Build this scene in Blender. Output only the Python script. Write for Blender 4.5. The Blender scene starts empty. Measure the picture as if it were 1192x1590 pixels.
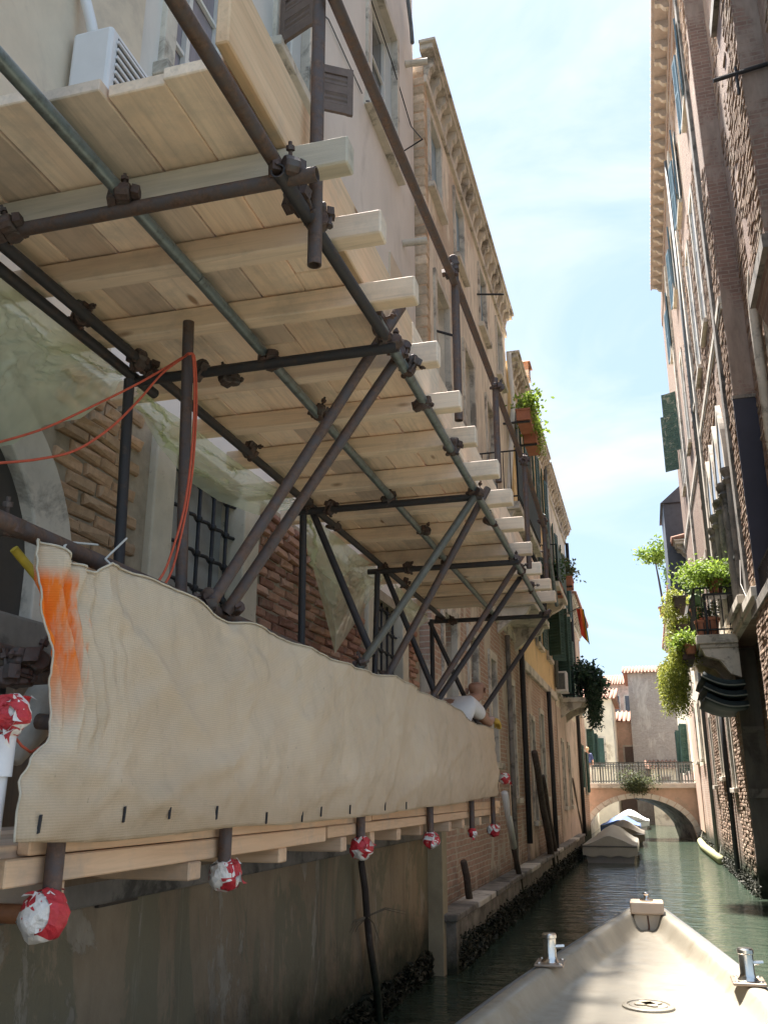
import bpy, bmesh, math, random
from mathutils import Vector, Matrix, noise
random.seed(11)
S = bpy.context.scene
COL = S.collection
R_ = math.radians
# ---------------------------------------------------------------- camera
EYE = Vector((0, 0, 2.0))
FPX = 1400.0                       # focal length in photo pixels (1192 x 1590)
PITCH, YAW = R_(17.298), R_(15.694)
cam = bpy.data.cameras.new('camera')
cam.sensor_fit = 'VERTICAL'; cam.sensor_height = 36.0; cam.lens = FPX / 1590 * 36
cam.clip_start = 0.05; cam.clip_end = 2000
camo = bpy.data.objects.new('camera', cam); COL.objects.link(camo)
camo.location = EYE; camo.rotation_euler = (math.pi / 2 + PITCH, 0, YAW)
S.camera = camo
# ---------------------------------------------------------------- sky, sun, exposure
SUN = Vector((-0.170, 0.35, 0.92)).normalized()
W = bpy.data.worlds.new('World'); S.world = W; W.use_nodes = True
wn, wl = W.node_tree.nodes, W.node_tree.links
wn.clear()
w_out = wn.new('ShaderNodeOutputWorld'); w_bg = wn.new('ShaderNodeBackground')
sky = wn.new('ShaderNodeTexSky'); sky.sky_type = 'NISHITA'; sky.sun_disc = False
sky.sun_elevation = math.asin(SUN.z); sky.sun_rotation = math.atan2(SUN.x, SUN.y)
sky.air_density = 1.0; sky.dust_density = 1.2; sky.ozone_density = 1.3
tc = wn.new('ShaderNodeTexCoord')
mp = wn.new('ShaderNodeMapping'); mp.inputs['Scale'].default_value = (1.0, 1.0, 2.2)
cn = wn.new('ShaderNodeTexNoise'); cn.inputs['Scale'].default_value = 2.3
cn.inputs['Detail'].default_value = 9; cn.inputs['Roughness'].default_value = 0.55; cn.inputs['Distortion'].default_value = 0.6
cr = wn.new('ShaderNodeValToRGB')
cr.color_ramp.elements[0].position = 0.47; cr.color_ramp.elements[0].color = (0.0, 0.0, 0.0, 1)
cr.color_ramp.elements[1].position = 0.66; cr.color_ramp.elements[1].color = (0.85, 0.85, 0.85, 1)
mx = wn.new('ShaderNodeMix'); mx.data_type = 'RGBA'
mx.inputs['B'].default_value = (2.9, 3.15, 3.5, 1)
w_bg.inputs['Strength'].default_value = 0.0465
wl.new(tc.outputs['Generated'], mp.inputs['Vector']); wl.new(mp.outputs['Vector'], cn.inputs['Vector'])
wl.new(cn.outputs['Fac'], cr.inputs['Fac']); wl.new(cr.outputs['Color'], mx.inputs['Factor'])
# even high veil over the whole dome, with thin cloud on top of it
veil = wn.new('ShaderNodeMix'); veil.data_type = 'RGBA'; veil.inputs['Factor'].default_value = 0.82
veil.inputs['B'].default_value = (1.66, 2.22, 2.98, 1)
wl.new(sky.outputs['Color'], veil.inputs['A']); wl.new(veil.outputs['Result'], mx.inputs['A']); wl.new(mx.outputs['Result'], w_bg.inputs['Color'])
wl.new(w_bg.outputs['Background'], w_out.inputs['Surface'])
sl = bpy.data.lights.new('sun', 'SUN'); sl.energy = 3.0; sl.angle = R_(5.0); sl.color = (1.0, 0.93, 0.855)
so = bpy.data.objects.new('sun', sl); COL.objects.link(so)
so.rotation_euler = (-SUN).to_track_quat('-Z', 'Y').to_euler(); so.location = (0, 0, 40)
S.view_settings.view_transform = 'Standard'; S.view_settings.look = 'None'
S.view_settings.exposure = 3.0; S.view_settings.gamma = 1.0
S.render.engine = 'CYCLES'
S.cycles.max_bounces = 14; S.cycles.diffuse_bounces = 8; S.cycles.transparent_max_bounces = 12

# ---------------------------------------------------------------- survey helper: a photo pixel taken to a known wall plane
_F = Vector((-math.sin(YAW) * math.cos(PITCH), math.cos(YAW) * math.cos(PITCH), math.sin(PITCH)))
_R = Vector((math.cos(YAW), math.sin(YAW), 0)); _U = _R.cross(_F)
def P(x, y, X=None, Y=None, Z=None):
    d = _R * ((x - 596) / FPX) - _U * ((y - 795) / FPX) + _F
    if X is not None: k = (X - EYE.x) / d.x
    elif Y is not None: k = (Y - EYE.y) / d.y
    else: k = (Z - EYE.z) / d.z
    return EYE + d * k

# ---------------------------------------------------------------- objects
ORG = {}                                   # world origin of every object made
def tag(o, label, cat, group=None, kind=None):
    if label: o['label'] = label
    if cat: o['category'] = cat
    if group: o['group'] = group
    if kind: o['kind'] = kind
    return o
def thing(name, label, cat, loc=(0, 0, 0), group=None):
    o = bpy.data.objects.new(name, None); COL.objects.link(o)
    o.empty_display_size = 0.2
    o.location = loc; ORG[o] = Vector(loc)
    return tag(o, label, cat, group)
def link(name, me, parent=None, org=None):
    o = bpy.data.objects.new(name, me); COL.objects.link(o)
    org = Vector(org) if org is not None else (ORG[parent] if parent else Vector((0, 0, 0)))
    ORG[o] = org
    if parent:
        o.parent = parent; o.location = org - ORG[parent]
    else:
        o.location = org
    return o
class MB:
    def __init__(s): s.v = []; s.f = []
    def add(s, vs, fs):
        b = len(s.v); s.v += [tuple(v) for v in vs]; s.f += [tuple(i + b for i in f) for f in fs]; return s
    def box(s, x0, x1, y0, y1, z0, z1):
        return s.add([(x0,y0,z0),(x1,y0,z0),(x1,y1,z0),(x0,y1,z0),(x0,y0,z1),(x1,y0,z1),(x1,y1,z1),(x0,y1,z1)],
                     [(3,2,1,0),(4,5,6,7),(0,1,5,4),(1,2,6,5),(2,3,7,6),(3,0,4,7)])
    def obox(s, c, ax, ay, az):            # centre and three half-axis vectors
        c = Vector(c); ax = Vector(ax); ay = Vector(ay); az = Vector(az)
        vs = [c + ax*i + ay*j + az*k for k in (-1,1) for i, j in ((-1,-1),(1,-1),(1,1),(-1,1))]
        return s.add(vs, [(3,2,1,0),(4,5,6,7),(0,1,5,4),(1,2,6,5),(2,3,7,6),(3,0,4,7)])
    def beam(s, p0, p1, w, h, up=(0, 0, 1)):
        p0 = Vector(p0); p1 = Vector(p1); d = (p1 - p0); L = d.length; d.normalize()
        r = d.cross(Vector(up)).normalized(); u = r.cross(d)
        return s.obox((p0 + p1) / 2, r * w / 2, d * L / 2, u * h / 2)
    def ring(s, c, d, r, n):
        d = Vector(d).normalized(); a = d.orthogonal().normalized(); b = d.cross(a); c = Vector(c)
        return [c + (a * math.cos(t) + b * math.sin(t)) * r for t in [2 * math.pi * i / n for i in range(n)]]
    def tube(s, p0, p1, r, n=12, r1=None, hollow=0.0):
        p0 = Vector(p0); p1 = Vector(p1); d = p1 - p0; r1 = r if r1 is None else r1
        A = s.ring(p0, d, r, n); B = s.ring(p1, d, r1, n)
        if not hollow:
            return s.add(A + B, [(i, (i+1) % n, n + (i+1) % n, n + i) for i in range(n)] + [tuple(range(n))[::-1], tuple(range(n, 2*n))])
        A2 = s.ring(p0, d, r - hollow, n); B2 = s.ring(p1, d, r1 - hollow, n)
        fs = []
        for i in range(n):
            j = (i + 1) % n
            fs += [(i, j, n + j, n + i), (2*n + j, 2*n + i, 3*n + i, 3*n + j), (j, i, 2*n + i, 2*n + j), (n + i, n + j, 3*n + j, 3*n + i)]
        return s.add(A + B + A2 + B2, fs)
    def path(s, pts, r, n=8):
        pts = [Vector(p) for p in pts]; b = len(s.v); N = len(pts)
        a = None
        for i, p in enumerate(pts):
            d = (pts[min(i+1, N-1)] - pts[max(i-1, 0)]).normalized()
            a = (a - d * a.dot(d)).normalized() if a is not None and (a - d * a.dot(d)).length > 1e-4 else d.orthogonal().normalized()
            c = d.cross(a); rr = r[i] if isinstance(r, (list, tuple)) else r
            s.v += [tuple(p + (a * math.cos(t) + c * math.sin(t)) * rr) for t in [2 * math.pi * k / n for k in range(n)]]
        for i in range(N - 1):
            for k in range(n):
                s.f.append((b + i*n + k, b + i*n + (k+1) % n, b + (i+1)*n + (k+1) % n, b + (i+1)*n + k))
        s.f.append(tuple(b + k for k in range(n))[::-1]); s.f.append(tuple(b + (N-1)*n + k for k in range(n)))
        return s
    def prism(s, pts, d):                  # closed outline swept along d
        pts = [Vector(p) for p in pts]; d = Vector(d); n = len(pts)
        return s.add(pts + [p + d for p in pts], [tuple(range(n))[::-1], tuple(range(n, 2*n))] + [(i, (i+1) % n, n + (i+1) % n, n + i) for i in range(n)])
    def grid(s, rows):
        m = len(rows[0]); b = len(s.v)
        for r in rows: s.v += [tuple(p) for p in r]
        for i in range(len(rows) - 1):
            for j in range(m - 1):
                s.f.append((b + i*m + j, b + i*m + j + 1, b + (i+1)*m + j + 1, b + (i+1)*m + j))
        return s
    def lathe(s, c, prof, n=16, axis=(0, 0, 1)):
        c = Vector(c); ax = Vector(axis).normalized(); a = ax.orthogonal().normalized(); b2 = ax.cross(a); b = len(s.v); m = len(prof)
        for r, h in prof:
            s.v += [tuple(c + ax*h + (a*math.cos(t) + b2*math.sin(t))*r) for t in [2*math.pi*k/n for k in range(n)]]
        for i in range(m - 1):
            for k in range(n):
                s.f.append((b + i*n + k, b + i*n + (k+1) % n, b + (i+1)*n + (k+1) % n, b + (i+1)*n + k))
        s.f.append(tuple(b + k for k in range(n))[::-1]); s.f.append(tuple(b + (m-1)*n + k for k in range(n)))
        return s
    def mesh(s, name, mat, org=(0, 0, 0), smooth=False, fix=False):
        me = bpy.data.meshes.new(name); ox, oy, oz = org
        me.from_pydata([(x - ox, y - oy, z - oz) for x, y, z in s.v], [], s.f)
        if fix:
            bm = bmesh.new(); bm.from_mesh(me); bmesh.ops.recalc_face_normals(bm, faces=bm.faces[:]); bm.to_mesh(me); bm.free()
        if smooth:
            me.polygons.foreach_set('use_smooth', [True] * len(me.polygons))
        if isinstance(mat, (list, tuple)):
            for m in mat: me.materials.append(m)
        elif mat: me.materials.append(mat)
        return me
    def build(s, name, mat, parent=None, smooth=False, org=None, bevel=0, fix=False, angle=None):
        o_ = Vector(org) if org is not None else (ORG[parent] if parent else Vector((0, 0, 0)))
        me = s.mesh(name, mat, o_, smooth, fix)
        o = link(name, me, parent, o_)
        if bevel:
            b = o.modifiers.new('bevel', 'BEVEL'); b.width = bevel; b.segments = 2; b.limit_method = 'ANGLE'
        if angle:
            me.polygons.foreach_set('use_smooth', [True] * len(me.polygons))
            bm = bmesh.new(); bm.from_mesh(me)
            for e in bm.edges:
                if len(e.link_faces) == 2 and e.calc_face_angle(0) > R_(angle): e.smooth = False
            bm.to_mesh(me); bm.free()
        return o
def copies(name, me, parent, spots, label=None):
    """alike parts that share one mesh; spots are world positions or (position, z-rotation)"""
    out = []
    for s in spots:
        p, rz = (s if isinstance(s, tuple) and isinstance(s[0], Vector) else (Vector(s), 0))
        o = link(name, me, parent, p); o.rotation_euler.z = rz; out.append(o)
    return out
def fbm(x, y, z=0, o=4): return noise.fractal(Vector((x, y, z)), 0.6, 2.0, o)
# ---------------------------------------------------------------- materials (procedural, world-space)
MATS = {}
def node_mat(name):
    m = bpy.data.materials.new(name); m.use_nodes = True; MATS[name] = m
    nt = m.node_tree; b = nt.nodes['Principled BSDF']
    return m, nt, nt.nodes, nt.links, b
def pos(nt, scale=(1, 1, 1)):
    g = nt.nodes.new('ShaderNodeNewGeometry'); mpn = nt.nodes.new('ShaderNodeMapping')
    mpn.inputs['Scale'].default_value = scale
    nt.links.new(g.outputs['Position'], mpn.inputs['Vector']); return mpn.outputs['Vector']
def nz(nt, vec, scale, detail=6, rough=0.6, dist=0.0):
    n = nt.nodes.new('ShaderNodeTexNoise'); n.inputs['Scale'].default_value = scale
    n.inputs['Detail'].default_value = detail; n.inputs['Roughness'].default_value = rough; n.inputs['Distortion'].default_value = dist
    nt.links.new(vec, n.inputs['Vector']); return n.outputs['Fac']
def ramp(nt, fac, stops):
    r = nt.nodes.new('ShaderNodeValToRGB'); e = r.color_ramp.elements
    while len(e) < len(stops): e.new(0.5)
    for el, (p, c) in zip(e, stops):
        el.position = p; el.color = (c, c, c, 1) if isinstance(c, (int, float)) else (*c, 1)
    nt.links.new(fac, r.inputs['Fac']); return r.outputs['Color']
def mixc(nt, fac, a, b, mode='MIX'):
    m = nt.nodes.new('ShaderNodeMix'); m.data_type = 'RGBA'; m.blend_type = mode
    for k, v in (('Factor', fac), ('A', a), ('B', b)):
        if isinstance(v, (int, float)): m.inputs[k].default_value = v if k == 'Factor' else (v, v, v, 1)
        elif isinstance(v, tuple): m.inputs[k].default_value = (*v, 1)
        else: nt.links.new(v, m.inputs[k])
    return m.outputs['Result']
def math_(nt, op, a, b=0.0, clamp=False):
    m = nt.nodes.new('ShaderNodeMath'); m.operation = op; m.use_clamp = clamp
    for i, v in enumerate((a, b)):
        if isinstance(v, (int, float)): m.inputs[i].default_value = v
        else: nt.links.new(v, m.inputs[i])
    return m.outputs[0]
def bump(nt, b, h, strength, dist=0.01, prev=None):
    n = nt.nodes.new('ShaderNodeBump'); n.inputs['Strength'].default_value = strength; n.inputs['Distance'].default_value = dist
    nt.links.new(h, n.inputs['Height'])
    if prev: nt.links.new(prev, n.inputs['Normal'])
    nt.links.new(n.outputs['Normal'], b.inputs['Normal']); return n.outputs['Normal']
def rnd(nt):                                # one number per object, mixed with one per loose piece of a mesh
    o = nt.nodes.new('ShaderNodeObjectInfo'); g = nt.nodes.new('ShaderNodeNewGeometry')
    return math_(nt, 'FRACT', math_(nt, 'ADD', o.outputs['Random'], g.outputs['Random Per Island']))
def c_(c, k): return tuple(max(0, min(1, x * k)) for x in c)
def M(name, base, rough=0.8, var=0.25, scale=5, bmp=0.25, bscale=45, metal=0.0, stretch=(1, 1, 1), per=0.0, second=None, s_amt=0.55, s_scale=1.5, dist=0.008, spec=0.4):
    if name in MATS: return MATS[name]
    m, nt, N, L, b = node_mat(name)
    v = pos(nt, stretch)
    col = ramp(nt, nz(nt, v, scale, 8, 0.65), [(0.25, c_(base, 1 - var)), (0.75, c_(base, 1 + var))])
    if second:
        col = mixc(nt, ramp(nt, nz(nt, v, s_scale, 8, 0.7, 0.4), [(s_amt - 0.05, 0.0), (s_amt + 0.06, 1.0)]), col, second)
    if per:
        col = mixc(nt, 1.0, col, ramp(nt, rnd(nt), [(0, 1 - per), (1, 1 + per)]), 'MULTIPLY')
    L.new(col, b.inputs['Base Color']); b.inputs['Roughness'].default_value = rough; b.inputs['Metallic'].default_value = metal
    b.inputs['Specular IOR Level'].default_value = spec
    if bmp: bump(nt, b, nz(nt, v, bscale, 8, 0.7), bmp, dist)
    return m
def algae(nt, col, top=0.75, amount=1.0):   # tide line: weed and slime up to the high-water mark
    g = nt.nodes.new('ShaderNodeNewGeometry'); s = nt.nodes.new('ShaderNodeSeparateXYZ'); nt.links.new(g.outputs['Position'], s.inputs[0])
    n = nz(nt, pos(nt), 2.3, 8, 0.7)
    zz = math_(nt, 'ADD', s.outputs['Z'], math_(nt, 'MULTIPLY', math_(nt, 'SUBTRACT', n, 0.5), 0.9))
    f = nt.nodes.new('ShaderNodeMapRange'); f.inputs['From Min'].default_value = top + 0.15; f.inputs['From Max'].default_value = top - 0.35
    nt.links.new(zz, f.inputs['Value'])
    weed = ramp(nt, nz(nt, pos(nt), 14, 6), [(0.3, (0.010, 0.014, 0.008)), (0.6, (0.03, 0.037, 0.018)), (0.8, (0.07, 0.07, 0.045))])
    return mixc(nt, math_(nt, 'MULTIPLY', f.outputs['Result'], amount), col, weed)
def brick_mat(name, c1, c2, mortar, axis='Y', plaster=None, p_amt=0.55, p_scale=0.9, weed=True, dirt=0.4, seed=0.0):
    m, nt, N, L, b = node_mat(name)
    g = N.new('ShaderNodeNewGeometry'); sp = N.new('ShaderNodeSeparateXYZ'); L.new(g.outputs['Position'], sp.inputs[0])
    cb = N.new('ShaderNodeCombineXYZ'); L.new(sp.outputs['Y' if axis == 'Y' else 'X'], cb.inputs['X']); L.new(sp.outputs['Z'], cb.inputs['Y'])
    v = pos(nt); 
    wob = N.new('ShaderNodeVectorMath'); wob.operation = 'ADD'; L.new(cb.outputs[0], wob.inputs[0])
    nn = N.new('ShaderNodeTexNoise'); nn.inputs['Scale'].default_value = 2.5; L.new(v, nn.inputs['Vector'])
    sc = N.new('ShaderNodeVectorMath'); sc.operation = 'SCALE'; sc.inputs['Scale'].default_value = 0.05; L.new(nn.outputs['Color'], sc.inputs[0])
    L.new(sc.outputs[0], wob.inputs[1])
    t = N.new('ShaderNodeTexBrick'); t.inputs['Scale'].default_value = 1; t.inputs['Brick Width'].default_value = 0.27; t.inputs['Row Height'].default_value = 0.078
    t.inputs['Mortar Size'].default_value = 0.011; t.inputs['Mortar Smooth'].default_value = 0.3
    t.inputs['Color1'].default_value = (*c1, 1); t.inputs['Color2'].default_value = (*c2, 1); t.inputs['Mortar'].default_value = (*mortar, 1)
    L.new(wob.outputs[0], t.inputs['Vector'])
    col = mixc(nt, dirt, t.outputs['Color'], ramp(nt, nz(nt, v, 7, 8, 0.7), [(0.3, 0.25), (0.7, 1.0)]), 'MULTIPLY')
    h = math_(nt, 'ADD', math_(nt, 'MULTIPLY', math_(nt, 'SUBTRACT', 1.0, t.outputs['Fac']), 0.6), math_(nt, 'MULTIPLY', nz(nt, v, 30, 8, 0.7), 0.8))
    if plaster:
        pm = ramp(nt, nz(nt, pos(nt, (1, 1, 0.6)), p_scale, 9, 0.68, 0.3), [(p_amt - 0.02, 0.0), (p_amt + 0.03, 1.0)])
        pc = ramp(nt, nz(nt, pos(nt, (2, 2, 0.5)), 3, 8, 0.65), [(0.25, c_(plaster, 0.62)), (0.7, c_(plaster, 1.15))])
        col = mixc(nt, pm, col, pc)
        h = mixc(nt, pm, h, math_(nt, 'ADD', math_(nt, 'MULTIPLY', nz(nt, v, 12, 8), 0.35), 0.9))
    if weed: col = algae(nt, col)
    L.new(col, b.inputs['Base Color']); b.inputs['Roughness'].default_value = 0.9; b.inputs['Specular IOR Level'].default_value = 0.25
    bump(nt, b, h, 0.9, 0.012)
    return m
def wood(name, base, axis, per=0.22, knots=True, rough=0.7):
    m, nt, N, L, b = node_mat(name)
    st = {'X': (0.7, 14, 14), 'Y': (14, 0.7, 14), 'Z': (14, 14, 0.7)}[axis]
    st2 = {'X': (0.25, 3.2, 3.2), 'Y': (3.2, 0.25, 3.2), 'Z': (3.2, 3.2, 0.25)}[axis]
    o = N.new('ShaderNodeObjectInfo'); ad = N.new('ShaderNodeVectorMath'); ad.operation = 'ADD'
    cbn = N.new('ShaderNodeCombineXYZ')
    for k in range(3): L.new(math_(nt, 'MULTIPLY', o.outputs['Random'], 37.0 + 11 * k), cbn.inputs[k])
    L.new(pos(nt, st), ad.inputs[0]); L.new(cbn.outputs[0], ad.inputs[1])
    ad2 = N.new('ShaderNodeVectorMath'); ad2.operation = 'ADD'; L.new(pos(nt, st2), ad2.inputs[0]); L.new(cbn.outputs[0], ad2.inputs[1])
    gr = nz(nt, ad.outputs[0], 3.0, 6, 0.6, 0.8)
    col = ramp(nt, gr, [(0.28, c_(base, 0.80)), (0.5, base), (0.75, c_(base, 1.12))])
    # sapwood bands and wet or dirty handling patches
    col = mixc(nt, ramp(nt, nz(nt, ad2.outputs[0], 1.2, 5), [(0.45, 0.0), (0.65, 0.45)]), col, c_((base[0], base[1] * 0.82, base[2] * 0.68), 0.82))
    col = mixc(nt, ramp(nt, nz(nt, pos(nt), 2.6, 7, 0.7), [(0.50, 0.0), (0.70, 0.6)]), col, (base[0] * 0.52, base[0] * 0.46, base[0] * 0.40))
    col = mixc(nt, ramp(nt, nz(nt, ad2.outputs[0], 14, 8, 0.8), [(0.66, 0.0), (0.72, 0.45)]), col, (0.62, 0.58, 0.52))
    if knots:
        vo = N.new('ShaderNodeTexVoronoi'); vo.inputs['Scale'].default_value = 1.0
        ks = {'X': (1.6, 5, 5), 'Y': (5, 1.6, 5), 'Z': (5, 5, 1.6)}[axis]
        a3 = N.new('ShaderNodeVectorMath'); a3.operation = 'ADD'; L.new(pos(nt, ks), a3.inputs[0]); L.new(cbn.outputs[0], a3.inputs[1])
        L.new(a3.outputs[0], vo.inputs['Vector'])
        col = mixc(nt, ramp(nt, vo.outputs['Distance'], [(0.05, 0.85), (0.10, 0.0)]), col, c_((base[0], base[1] * 0.7, base[2] * 0.5), 0.32))
    if per: col = mixc(nt, 1.0, col, ramp(nt, rnd(nt), [(0, (1 - per, 1 - per, 1 - per * 0.9)), (0.5, (1, 0.97, 0.92)), (1, (1 + per * 0.4,) * 3)]), 'MULTIPLY')
    L.new(col, b.inputs['Base Color']); b.inputs['Roughness'].default_value = rough; b.inputs['Specular IOR Level'].default_value = 0.3
    bump(nt, b, gr, 0.25, 0.004)
    return m
def steel(name, base, rust, amt, rough=0.6, metal=0.35):
    m, nt, N, L, b = node_mat(name)
    v = pos(nt)
    f = ramp(nt, nz(nt, v, 16, 9, 0.7), [(amt - 0.08, 0.0), (amt + 0.1, 1.0)])
    col = mixc(nt, f, base, ramp(nt, nz(nt, v, 60, 6), [(0.3, c_(rust, 0.6)), (0.7, c_(rust, 1.4))]))
    # splashes of dried mortar
    col = mixc(nt, ramp(nt, nz(nt, v, 22, 9, 0.75), [(0.68, 0.0), (0.75, 0.7)]), col, (0.32, 0.30, 0.27))
    L.new(col, b.inputs['Base Color']); b.inputs['Roughness'].default_value = rough; b.inputs['Metallic'].default_value = metal
    bump(nt, b, nz(nt, v, 90, 6, 0.7), 0.3, 0.003)
    return m
PINE = (0.84, 0.685, 0.55)
wood_y = wood('pine_along', PINE, 'Y', per=0.34); wood_x = wood('pine_across', c_(PINE, 0.98), 'X', per=0.16); wood_z = wood('weathered_boards', (0.20, 0.15, 0.105), 'Z')
wood_o = wood('end_orange', (0.72, 0.51, 0.34), 'Y', per=0.1)
tube_rust = steel('painted_rust_tube', (0.085, 0.068, 0.066), (0.115, 0.066, 0.045), 0.5, 0.62, 0.15)
tube_dark = steel('dark_tube', (0.040, 0.038, 0.042), (0.075, 0.05, 0.038), 0.6, 0.6, 0.2)
tube_galv = steel('galvanised_tube', (0.20, 0.235, 0.235), (0.13, 0.14, 0.13), 0.55, 0.42, 0.55)
clampm = steel('rusty_coupler', (0.10, 0.085, 0.08), (0.09, 0.055, 0.045), 0.45, 0.6, 0.35)
iron = M('wrought_iron', (0.035, 0.036, 0.04), 0.6, 0.3, 20, 0.2, 80, metal=0.3)
iron_grey = M('grey_iron', (0.13, 0.14, 0.14), 0.6, 0.3, 20, 0.2, 80, metal=0.2)
stone = M('istrian_stone', (0.60, 0.55, 0.47), 0.75, 0.22, 3, 0.35, 30, second=(0.26, 0.235, 0.20), s_amt=0.56, s_scale=2.2)
stone_pitted = M('pitted_stone', (0.58, 0.52, 0.42), 0.8, 0.2, 3, 0.4, 30, second=(0.16, 0.13, 0.10), s_amt=0.66, s_scale=9)
stone_dark = M('stained_stone', (0.22, 0.20, 0.175), 0.8, 0.4, 3, 0.5, 25, second=(0.08, 0.075, 0.065), s_amt=0.55, s_scale=2.5)
stucco_grey = M('grey_stucco', (0.70, 0.665, 0.62), 0.85, 0.10, 1.2, 0.15, 60, second=(0.60, 0.57, 0.53), s_amt=0.6, s_scale=0.7, stretch=(1, 1, 0.5))
stucco_warm = M('warm_stucco', (0.64, 0.55, 0.43), 0.85, 0.14, 2, 0.2, 60, second=(0.54, 0.46, 0.37), s_amt=0.55, s_scale=1.1)
stucco_yellow = M('ochre_stucco', (0.74, 0.54, 0.28), 0.85, 0.14, 1.5, 0.2, 50, second=(0.52, 0.38, 0.22), s_amt=0.6, s_scale=0.8)
stucco_cream = M('cream_stucco', (0.76, 0.69, 0.56), 0.85, 0.15, 1.5, 0.2, 50, second=(0.42, 0.35, 0.26), s_amt=0.57, s_scale=0.7)
stucco_orange = M('terracotta_stucco', (0.62, 0.44, 0.335), 0.85, 0.18, 2.0, 0.25, 40, second=(0.46, 0.36, 0.285), s_amt=0.56, s_scale=1.2)
stucco_pink = M('pink_stucco', (0.64, 0.51, 0.425), 0.85, 0.15, 1.5, 0.2, 50, second=(0.42, 0.33, 0.26), s_amt=0.55, s_scale=0.8)
plaster_brown = M('brown_render', (0.23, 0.165, 0.13), 0.9, 0.25, 2.5, 0.5, 20, second=(0.13, 0.095, 0.08), s_amt=0.55, s_scale=1.2)
roof_tile = M('roof_tile', (0.30, 0.165, 0.115), 0.85, 0.35, 6, 0.3, 30, per=0.25)
white_paint = M('white_paint', (0.74, 0.73, 0.70), 0.5, 0.06, 6, 0.05, 50)
pvc = M('white_pvc', (0.72, 0.72, 0.74), 0.4, 0.05, 6, 0.03, 30)
pvc_dark = M('ac_grille', (0.06, 0.06, 0.06), 0.6, 0.2, 30, 0.1, 60)
shutter_green = M('green_shutter_paint', (0.030, 0.075, 0.065), 0.6, 0.3, 8, 0.2, 40)
shutter_blue = M('blue_grey_shutter_paint', (0.10, 0.17, 0.22), 0.6, 0.25, 8, 0.2, 40)
shutter_brown = M('brown_shutter_paint', (0.17, 0.125, 0.105), 0.65, 0.25, 8, 0.2, 40)
shutter_worn = M('peeling_green_paint', (0.045, 0.085, 0.065), 0.7, 0.3, 8, 0.3, 40, second=(0.20, 0.21, 0.17), s_amt=0.58, s_scale=6)
terracotta = M('terracotta_pot', (0.36, 0.15, 0.09), 0.8, 0.2, 6, 0.2, 40)
canvas = M('boat_canvas', (0.40, 0.385, 0.33), 0.85, 0.12, 3, 0.2, 120)
canvas_blue = M('blue_canvas', (0.09, 0.15, 0.33), 0.8, 0.2, 5, 0.2, 60)
canvas_green = M('dark_green_awning', (0.020, 0.035, 0.038), 0.7, 0.25, 5, 0.15, 60)
def deck_mat():
    m, nt, N, L, b = node_mat('cream_gelcoat')
    v = pos(nt)
    col = ramp(nt, nz(nt, v, 2.0, 8, 0.65), [(0.3, (0.25, 0.222, 0.17)), (0.7, (0.305, 0.275, 0.217))])
    col = mixc(nt, ramp(nt, nz(nt, v, 3.2, 9, 0.75, 0.5), [(0.53, 0.0), (0.63, 0.6)]), col, (0.21, 0.175, 0.12))
    col = mixc(nt, ramp(nt, nz(nt, pos(nt, (9, 1.2, 4)), 3.0, 8, 0.8, 1.0), [(0.66, 0.0), (0.70, 0.65)]), col, (0.15, 0.12, 0.085))
    col = mixc(nt, ramp(nt, nz(nt, v, 38, 5, 0.6), [(0.70, 0.0), (0.74, 0.8)]), col, (0.12, 0.095, 0.07))
    L.new(col, b.inputs['Base Color']); L.new(ramp(nt, nz(nt, v, 6, 6), [(0.3, 0.35), (0.7, 0.65)]), b.inputs['Roughness'])
    bump(nt, b, nz(nt, v, 60, 6, 0.7), 0.12, 0.004)
    return m
gel = deck_mat()
gel_white = M('white_gelcoat', (0.72, 0.71, 0.68), 0.35, 0.06, 3, 0.03, 30)
rubber = M('grey_rubber', (0.13, 0.13, 0.125), 0.6, 0.2, 10, 0.1, 50)
pole_wood = None
cloth_white = M('white_cotton', (0.70, 0.70, 0.72), 0.9, 0.06, 10, 0.2, 70)
skin_m = M('skin', (0.36, 0.20, 0.14), 0.55, 0.1, 20, 0.05, 80)
denim = M('dark_cloth', (0.05, 0.06, 0.10), 0.9, 0.15, 12, 0.2, 80)
glove = M('yellow_glove', (0.62, 0.40, 0.08), 0.7, 0.15, 20, 0.2, 80)
rope_red = M('orange_rope', (0.55, 0.10, 0.05), 0.7, 0.2, 40, 0.4, 250)
rope_white = M('white_cord', (0.62, 0.60, 0.55), 0.8, 0.1, 40, 0.3, 250)
yellow_tube = M('yellow_tube', (0.50, 0.36, 0.04), 0.5, 0.3, 14, 0.1, 50, second=(0.16, 0.13, 0.05), s_amt=0.62, s_scale=12)
chrome = M('stainless', (0.62, 0.61, 0.58), 0.22, 0.08, 10, 0.03, 60, metal=1.0)
navy = M('navy_board', (0.030, 0.032, 0.050), 0.6, 0.15, 2, 0.1, 30)
fabric_col = {}
def glass_mat():
    m, nt, N, L, b = node_mat('window_glass')
    col = ramp(nt, nz(nt, pos(nt), 1.3, 3), [(0.35, (0.04, 0.048, 0.058)), (0.7, (0.13, 0.145, 0.165))])
    L.new(col, b.inputs['Base Color']); b.inputs['Roughness'].default_value = 0.08; b.inputs['Specular IOR Level'].default_value = 0.6
    bump(nt, b, nz(nt, pos(nt), 3, 2), 0.05, 0.02)
    return m
glass = glass_mat()
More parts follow.
